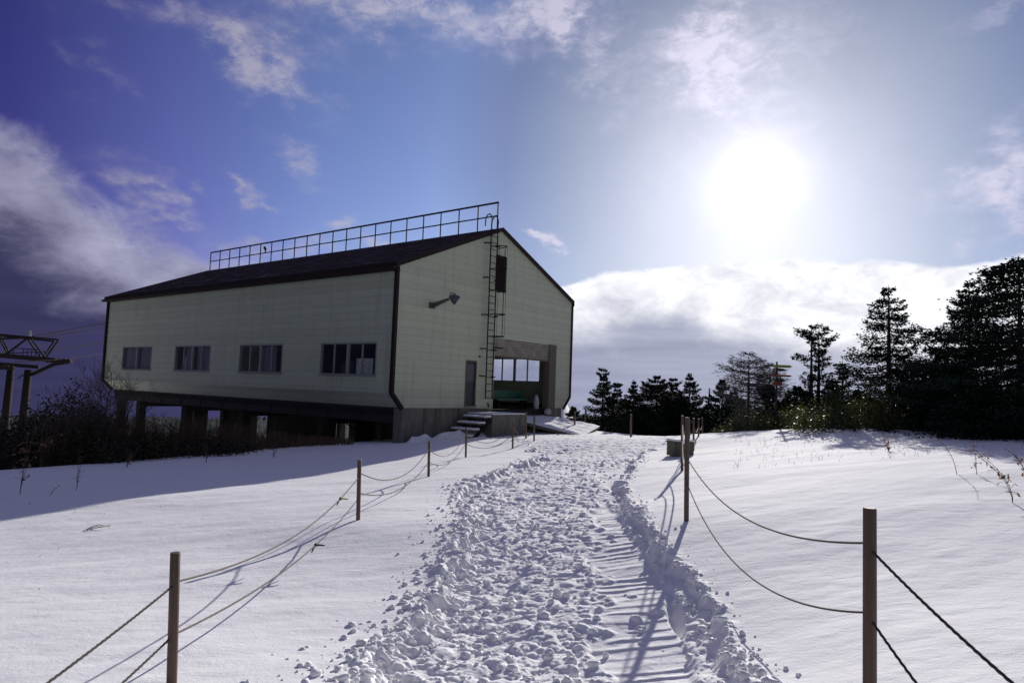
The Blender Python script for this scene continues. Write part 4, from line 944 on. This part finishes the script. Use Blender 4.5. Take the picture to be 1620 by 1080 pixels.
# leafless larch: recursive branching
def bare_tree(loc, h, label, seed, name='larch_tree', spread=.9, mt=M_twig, lean=.0, group=None, depth=5, r0_=.09):
    rd = random.Random(seed); root = empty(name, loc, 0, label, 'tree', group); mb = MB(); tw = MB()
    def grow(p, d, l, r, k):
        n = 4; pts = [p]; dd = d.copy()
        for i in range(n):
            dd = (dd+Vector((rd.gauss(0,.16),rd.gauss(0,.16),rd.gauss(.03,.1)))).normalized(); pts.append(pts[-1]+dd*l/n)
        (mb if k < 2 else tw).tube(pts, list(np.linspace(r, r*.62, n+1)), 7 if k < 2 else 4, cap=False)
        if k >= depth: return
        nk = rd.choice((3,4,5)) if k > 0 else 6
        for i in range(nk):
            t = rd.uniform(.35, 1) if k else rd.uniform(.42, 1.0)
            j = min(int(t*n), n-1); q = pts[j].lerp(pts[j+1], t*n-j); a = rd.random()*6.283; s = Vector((math.cos(a),math.sin(a),0))
            nd = (dd*.75+s*spread*rd.uniform(.7,1.3)+Vector((0,0,rd.uniform(-.15,.2)))).normalized()
            grow(q, nd, l*rd.uniform(.42,.68), r*.5, k+1)
        if k: grow(pts[-1], dd, l*.6, r*.6, k+1)
    grow(Vector((0,0,-.2)), Vector((lean,0,1)).normalized(), h*.62, r0_, 0)
    mb.build('trunk', M_bark, root, True); tw.build('crown', mt, root); return root
LAR = [(0,.3),(.3,.45),(.5,.95),(.65,1.05),(.8,.85),(.92,.45),(1,.06)]
tree_at(1185,558,92,30,41,'grey leafless larch with a wide twiggy crown left of the signpost',LAR,group=None,name='larch_tree',bare=.22,dens=1.1,spray=.20,gap=.3,mt=M_larch,up=.3,droop=.05,thin=.22)
tree_at(1218,574,58,31,42,'smaller leafless larch right behind the wide one, touching the signpost',LAR,group=None,name='larch_tree',bare=.35,dens=1.0,spray=.19,gap=.3,mt=M_larch,up=.3,droop=.05,thin=.22)
# ------------------------------------------------------------------ leaf masses
def leaves(name, pts, h, n, size, mtl, label, cat, seed, squash=.5, clump=.35):
    # pts: list of (x, y, width, height) lumps; n leaves spread through the lumps
    rg = np.random.default_rng(seed); P = []; A = np.array(pts); wgt = A[:,2]*A[:,3]; idx = rg.choice(len(A), n, p=wgt/wgt.sum())
    u = rg.normal(0, 1, (n,3)); u /= np.linalg.norm(u, axis=1)[:,None]; r = rg.random(n)**.45
    x = A[idx,0]+u[:,0]*r*A[idx,2]; y = A[idx,1]+u[:,1]*r*A[idx,2]*squash*2; hh = A[idx,3]*(np.abs(u[:,2])*r)
    z = base_z(x, y)+hh*(1+.3*fbm(x*1.5, y*1.5, seed, 3))
    P = np.stack([x, y, z], 1); D = rg.normal(0, 1, (n,3)); D[:,2] = D[:,2]*.6+.35
    V, Q = cards(P, D, size*rg.uniform(.6, 1.5, n), size*rg.uniform(.16, .30, n), rg, up=.3)
    o = npmesh(name, V, Q, mtl); tag(o, label, cat, None, 'stuff'); return o
rg = np.random.default_rng(77)
pts = []
for px in range(1140, 1680, 5):
    for k in range(2):
        Y = rg.uniform(19.5, 24.5) if px > 1250 else rg.uniform(23.5, 27); hpx = np.interp(px, [1140,1160,1200,1260,1330,1400,1450,1500,1620], [10,40,46,56,66,80,70,64,54]); yb = 682
        a = at(px+rg.normal(0, 3), 680, Y); pts.append((a[0], a[1], rg.uniform(.25, .5), hpx*Y/F*rg.uniform(.45, 1.0)))
leaves('dwarf_bamboo', pts, 1, 30000, .095, M_bamboo, 'dense dwarf bamboo and leafy undergrowth, yellow green, lining the snow crest under the firs', 'undergrowth', 3)
pts = []
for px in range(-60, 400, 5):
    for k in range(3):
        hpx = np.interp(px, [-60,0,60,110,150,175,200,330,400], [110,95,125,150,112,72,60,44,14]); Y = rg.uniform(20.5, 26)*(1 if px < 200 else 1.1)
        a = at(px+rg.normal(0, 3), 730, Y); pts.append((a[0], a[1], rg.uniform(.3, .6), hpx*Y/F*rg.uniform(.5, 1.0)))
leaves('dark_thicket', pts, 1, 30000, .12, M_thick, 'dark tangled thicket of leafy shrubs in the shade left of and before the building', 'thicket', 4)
# upright dry stems along the snow edge by the building
def stems(name, specs, mtl, label, cat, seed, thick=.007, lean=.12, branch=.5, kind='stuff', parent=None):
    rd = random.Random(seed); mb = MB()
    for (x, y, h) in specs:
        z = gz(x, y)-.03; a = rd.random()*6.28; lx = math.cos(a)*h*rd.uniform(0, lean*2); ly = math.sin(a)*h*rd.uniform(0, lean*2); q = [(x+lx*k*k, y+ly*k*k, z+h*k*(1-.1*k)) for k in (0,.33,.66,1)]
        mb.tube(q, [thick, thick*.8, thick*.6, thick*.3], 3, cap=False)
        if rd.random() < branch:
            for j in range(rd.randint(1, 4)):
                k = rd.uniform(.35, .95); b = rd.random()*6.28; l_ = h*rd.uniform(.1, .3); p0 = (x+lx*k*k, y+ly*k*k, z+h*k*(1-.1*k))
                mb.tube([p0, (p0[0]+math.cos(b)*l_, p0[1]+math.sin(b)*l_, p0[2]+l_*.7)], [thick*.6, thick*.3], 3, cap=False)
    o = mb.build(name, mtl, parent)
    if parent is None: tag(o, label, cat, None, kind)
    return o
sp = []
for i in range(3300):
    px = rg.uniform(60, 560); py = np.interp(px, [0,320,450,560], [740,716,705,701])+rg.normal(0, 3); Y = np.interp(px, [0,320,450,560], [20,26,27.5,26])*rg.uniform(.97, 1.12)
    a = at(px, py, Y); hh = np.interp(px, [60,200,330,400,480,560], [1.8,1.75,1.5,1.0,.5,.25])*rg.uniform(.3, 1.15); sp.append((a[0], a[1], hh))
stems('dry_stems', sp, M_stem, 'thin reddish dry stems bristling along the snow edge before the stilts', 'dry grass', 5, .011)
sp = []
for i in range(420):
    px = rg.uniform(1160, 1640); Y = rg.uniform(12, 20); a = at(px, 700, Y); 
    if a[0] > np.interp(Y, PY, XR)+1: sp.append((a[0], a[1], rg.uniform(.03, .15)*(.4+Y/25)))
for i in range(45):
    px = rg.uniform(0, 330); Y = rg.uniform(6, 19); a = at(px, 760, Y); sp.append((a[0], a[1], rg.uniform(.02, .07)))
stems('sparse_grass', sp, M_straw, 'sparse dry grass tips poking through the open snow', 'dry grass', 6, .004, .35)
# shrubs left
def shrub(px, pt, pb, Y, label, seed, **k):
    a = at(px, pb, Y); t = at(px, pt, Y); z = gz(a[0], a[1]); return bare_tree((a[0], a[1], z), t[2]-z, label, seed, name='bare_shrub', group='leafless shrubs by the left end of the building', depth=4, r0_=.03, spread=.55, **k)
shrub(122, 578, 735, 22, 'tall leafless shrub against the dark sky right of the pylon', 3)
shrub(150, 600, 730, 23, 'leafless shrub just left of the building end wall', 4)
shrub(195, 590, 722, 24.5, 'leafless shrub whose twigs cross the lower left siding', 7)
shrub(95, 610, 740, 21, 'leafless shrub below the pylon arm', 9)
def weed(px, py, Y, h, lean, label, seed, leafy=True, n=2, mt=M_stem):
    rd = random.Random(seed); a = at(px, py, Y); root = empty('dead_weed', (a[0], a[1], gz(a[0], a[1])-.02), 0, label, 'weed', 'dead weeds standing in the snow')
    mb = MB(); lf = MB(); th = .0022+.0003*Y
    for s in range(n):
        l2 = lean+rd.gauss(0, .12); hh = h*rd.uniform(.75, 1); pt = lambda k: Vector((l2*hh*k*k+s*.04*k, rd.gauss(0,.004), hh*k*(1-.12*abs(l2)*k)))
        pts = [pt(k) for k in np.linspace(0, 1, 9)]; mb.tube(pts, list(np.linspace(th, th*.5, 9)), 4)
        for j in range(14):
            i = rd.randint(2, 8); l_ = rd.uniform(.02, .10)*h*1.4; b = rd.random()*6.28; q = pts[i]+Vector((math.cos(b)*l_, math.sin(b)*l_, l_*rd.uniform(-.2, .9))); mb.tube([pts[i], q], th*.45, 3)
            if leafy:
                w = rd.uniform(.012, .03)*(1+h*.4); u = Vector((rd.gauss(0,1), rd.gauss(0,1), rd.gauss(0,1))).normalized()*w; v = Vector((rd.gauss(0,1), rd.gauss(0,1), -1)).normalized()*w*1.6
                lf.add([q, q+u*.6+v*.5, q+v*1.2, q-u*.6+v*.5], [(0,1,2,3)])
    mb.build('stem', mt, root)
    if leafy: lf.build('leaves', M_dleaf, root)
weed(30, 797, 12.6, 1.45, .12, 'tall dead weed with rusty curled leaves at the left edge', 2, True, 3)
weed(120, 787, 13.2, .75, .15, 'pair of thin straight dead stalks right of the rusty weed', 5, False, 2)
weed(78, 800, 12.2, .26, .6, 'short bent stalk between the rusty weed and the stalk pair', 6, False, 1)
weed(200, 742, 18, .55, .2, 'small dead weed on shaded snow below the stilts', 8, True, 2)
weed(325, 746, 20, .6, -.1, 'dead weed on shaded snow below the second stilt', 10, False, 2)
weed(432, 734, 21, .5, .2, 'twin stalks on shaded snow under the third window', 12, False, 2)
weed(135, 850, 9.0, .12, 1.3, 'tuft of straw grass on the sunlit left snow', 14, False, 5, M_straw)
weed(1514, 755, 9.5, .62, -.55, 'left leaning bare stalk on the right snow', 15, False, 1)
weed(1545, 758, 9.4, .55, 0, 'upright dead weed with a leafy top on the right snow', 16, True, 1)
weed(1602, 798, 7.4, .62, -.55, 'arching weed with small pods near the right edge', 17, True, 2)
weed(1625, 745, 8.5, .50, -.5, 'weed with pale seed heads entering from the right edge', 18, True, 2)
weed(1405, 712, 14.0, .35, -.3, 'tiny dry weed cluster in the middle of the right snow crest', 19, True, 3)
print('objects', len(bpy.data.objects), 'faces', sum(len(m.polygons) for m in bpy.data.meshes))
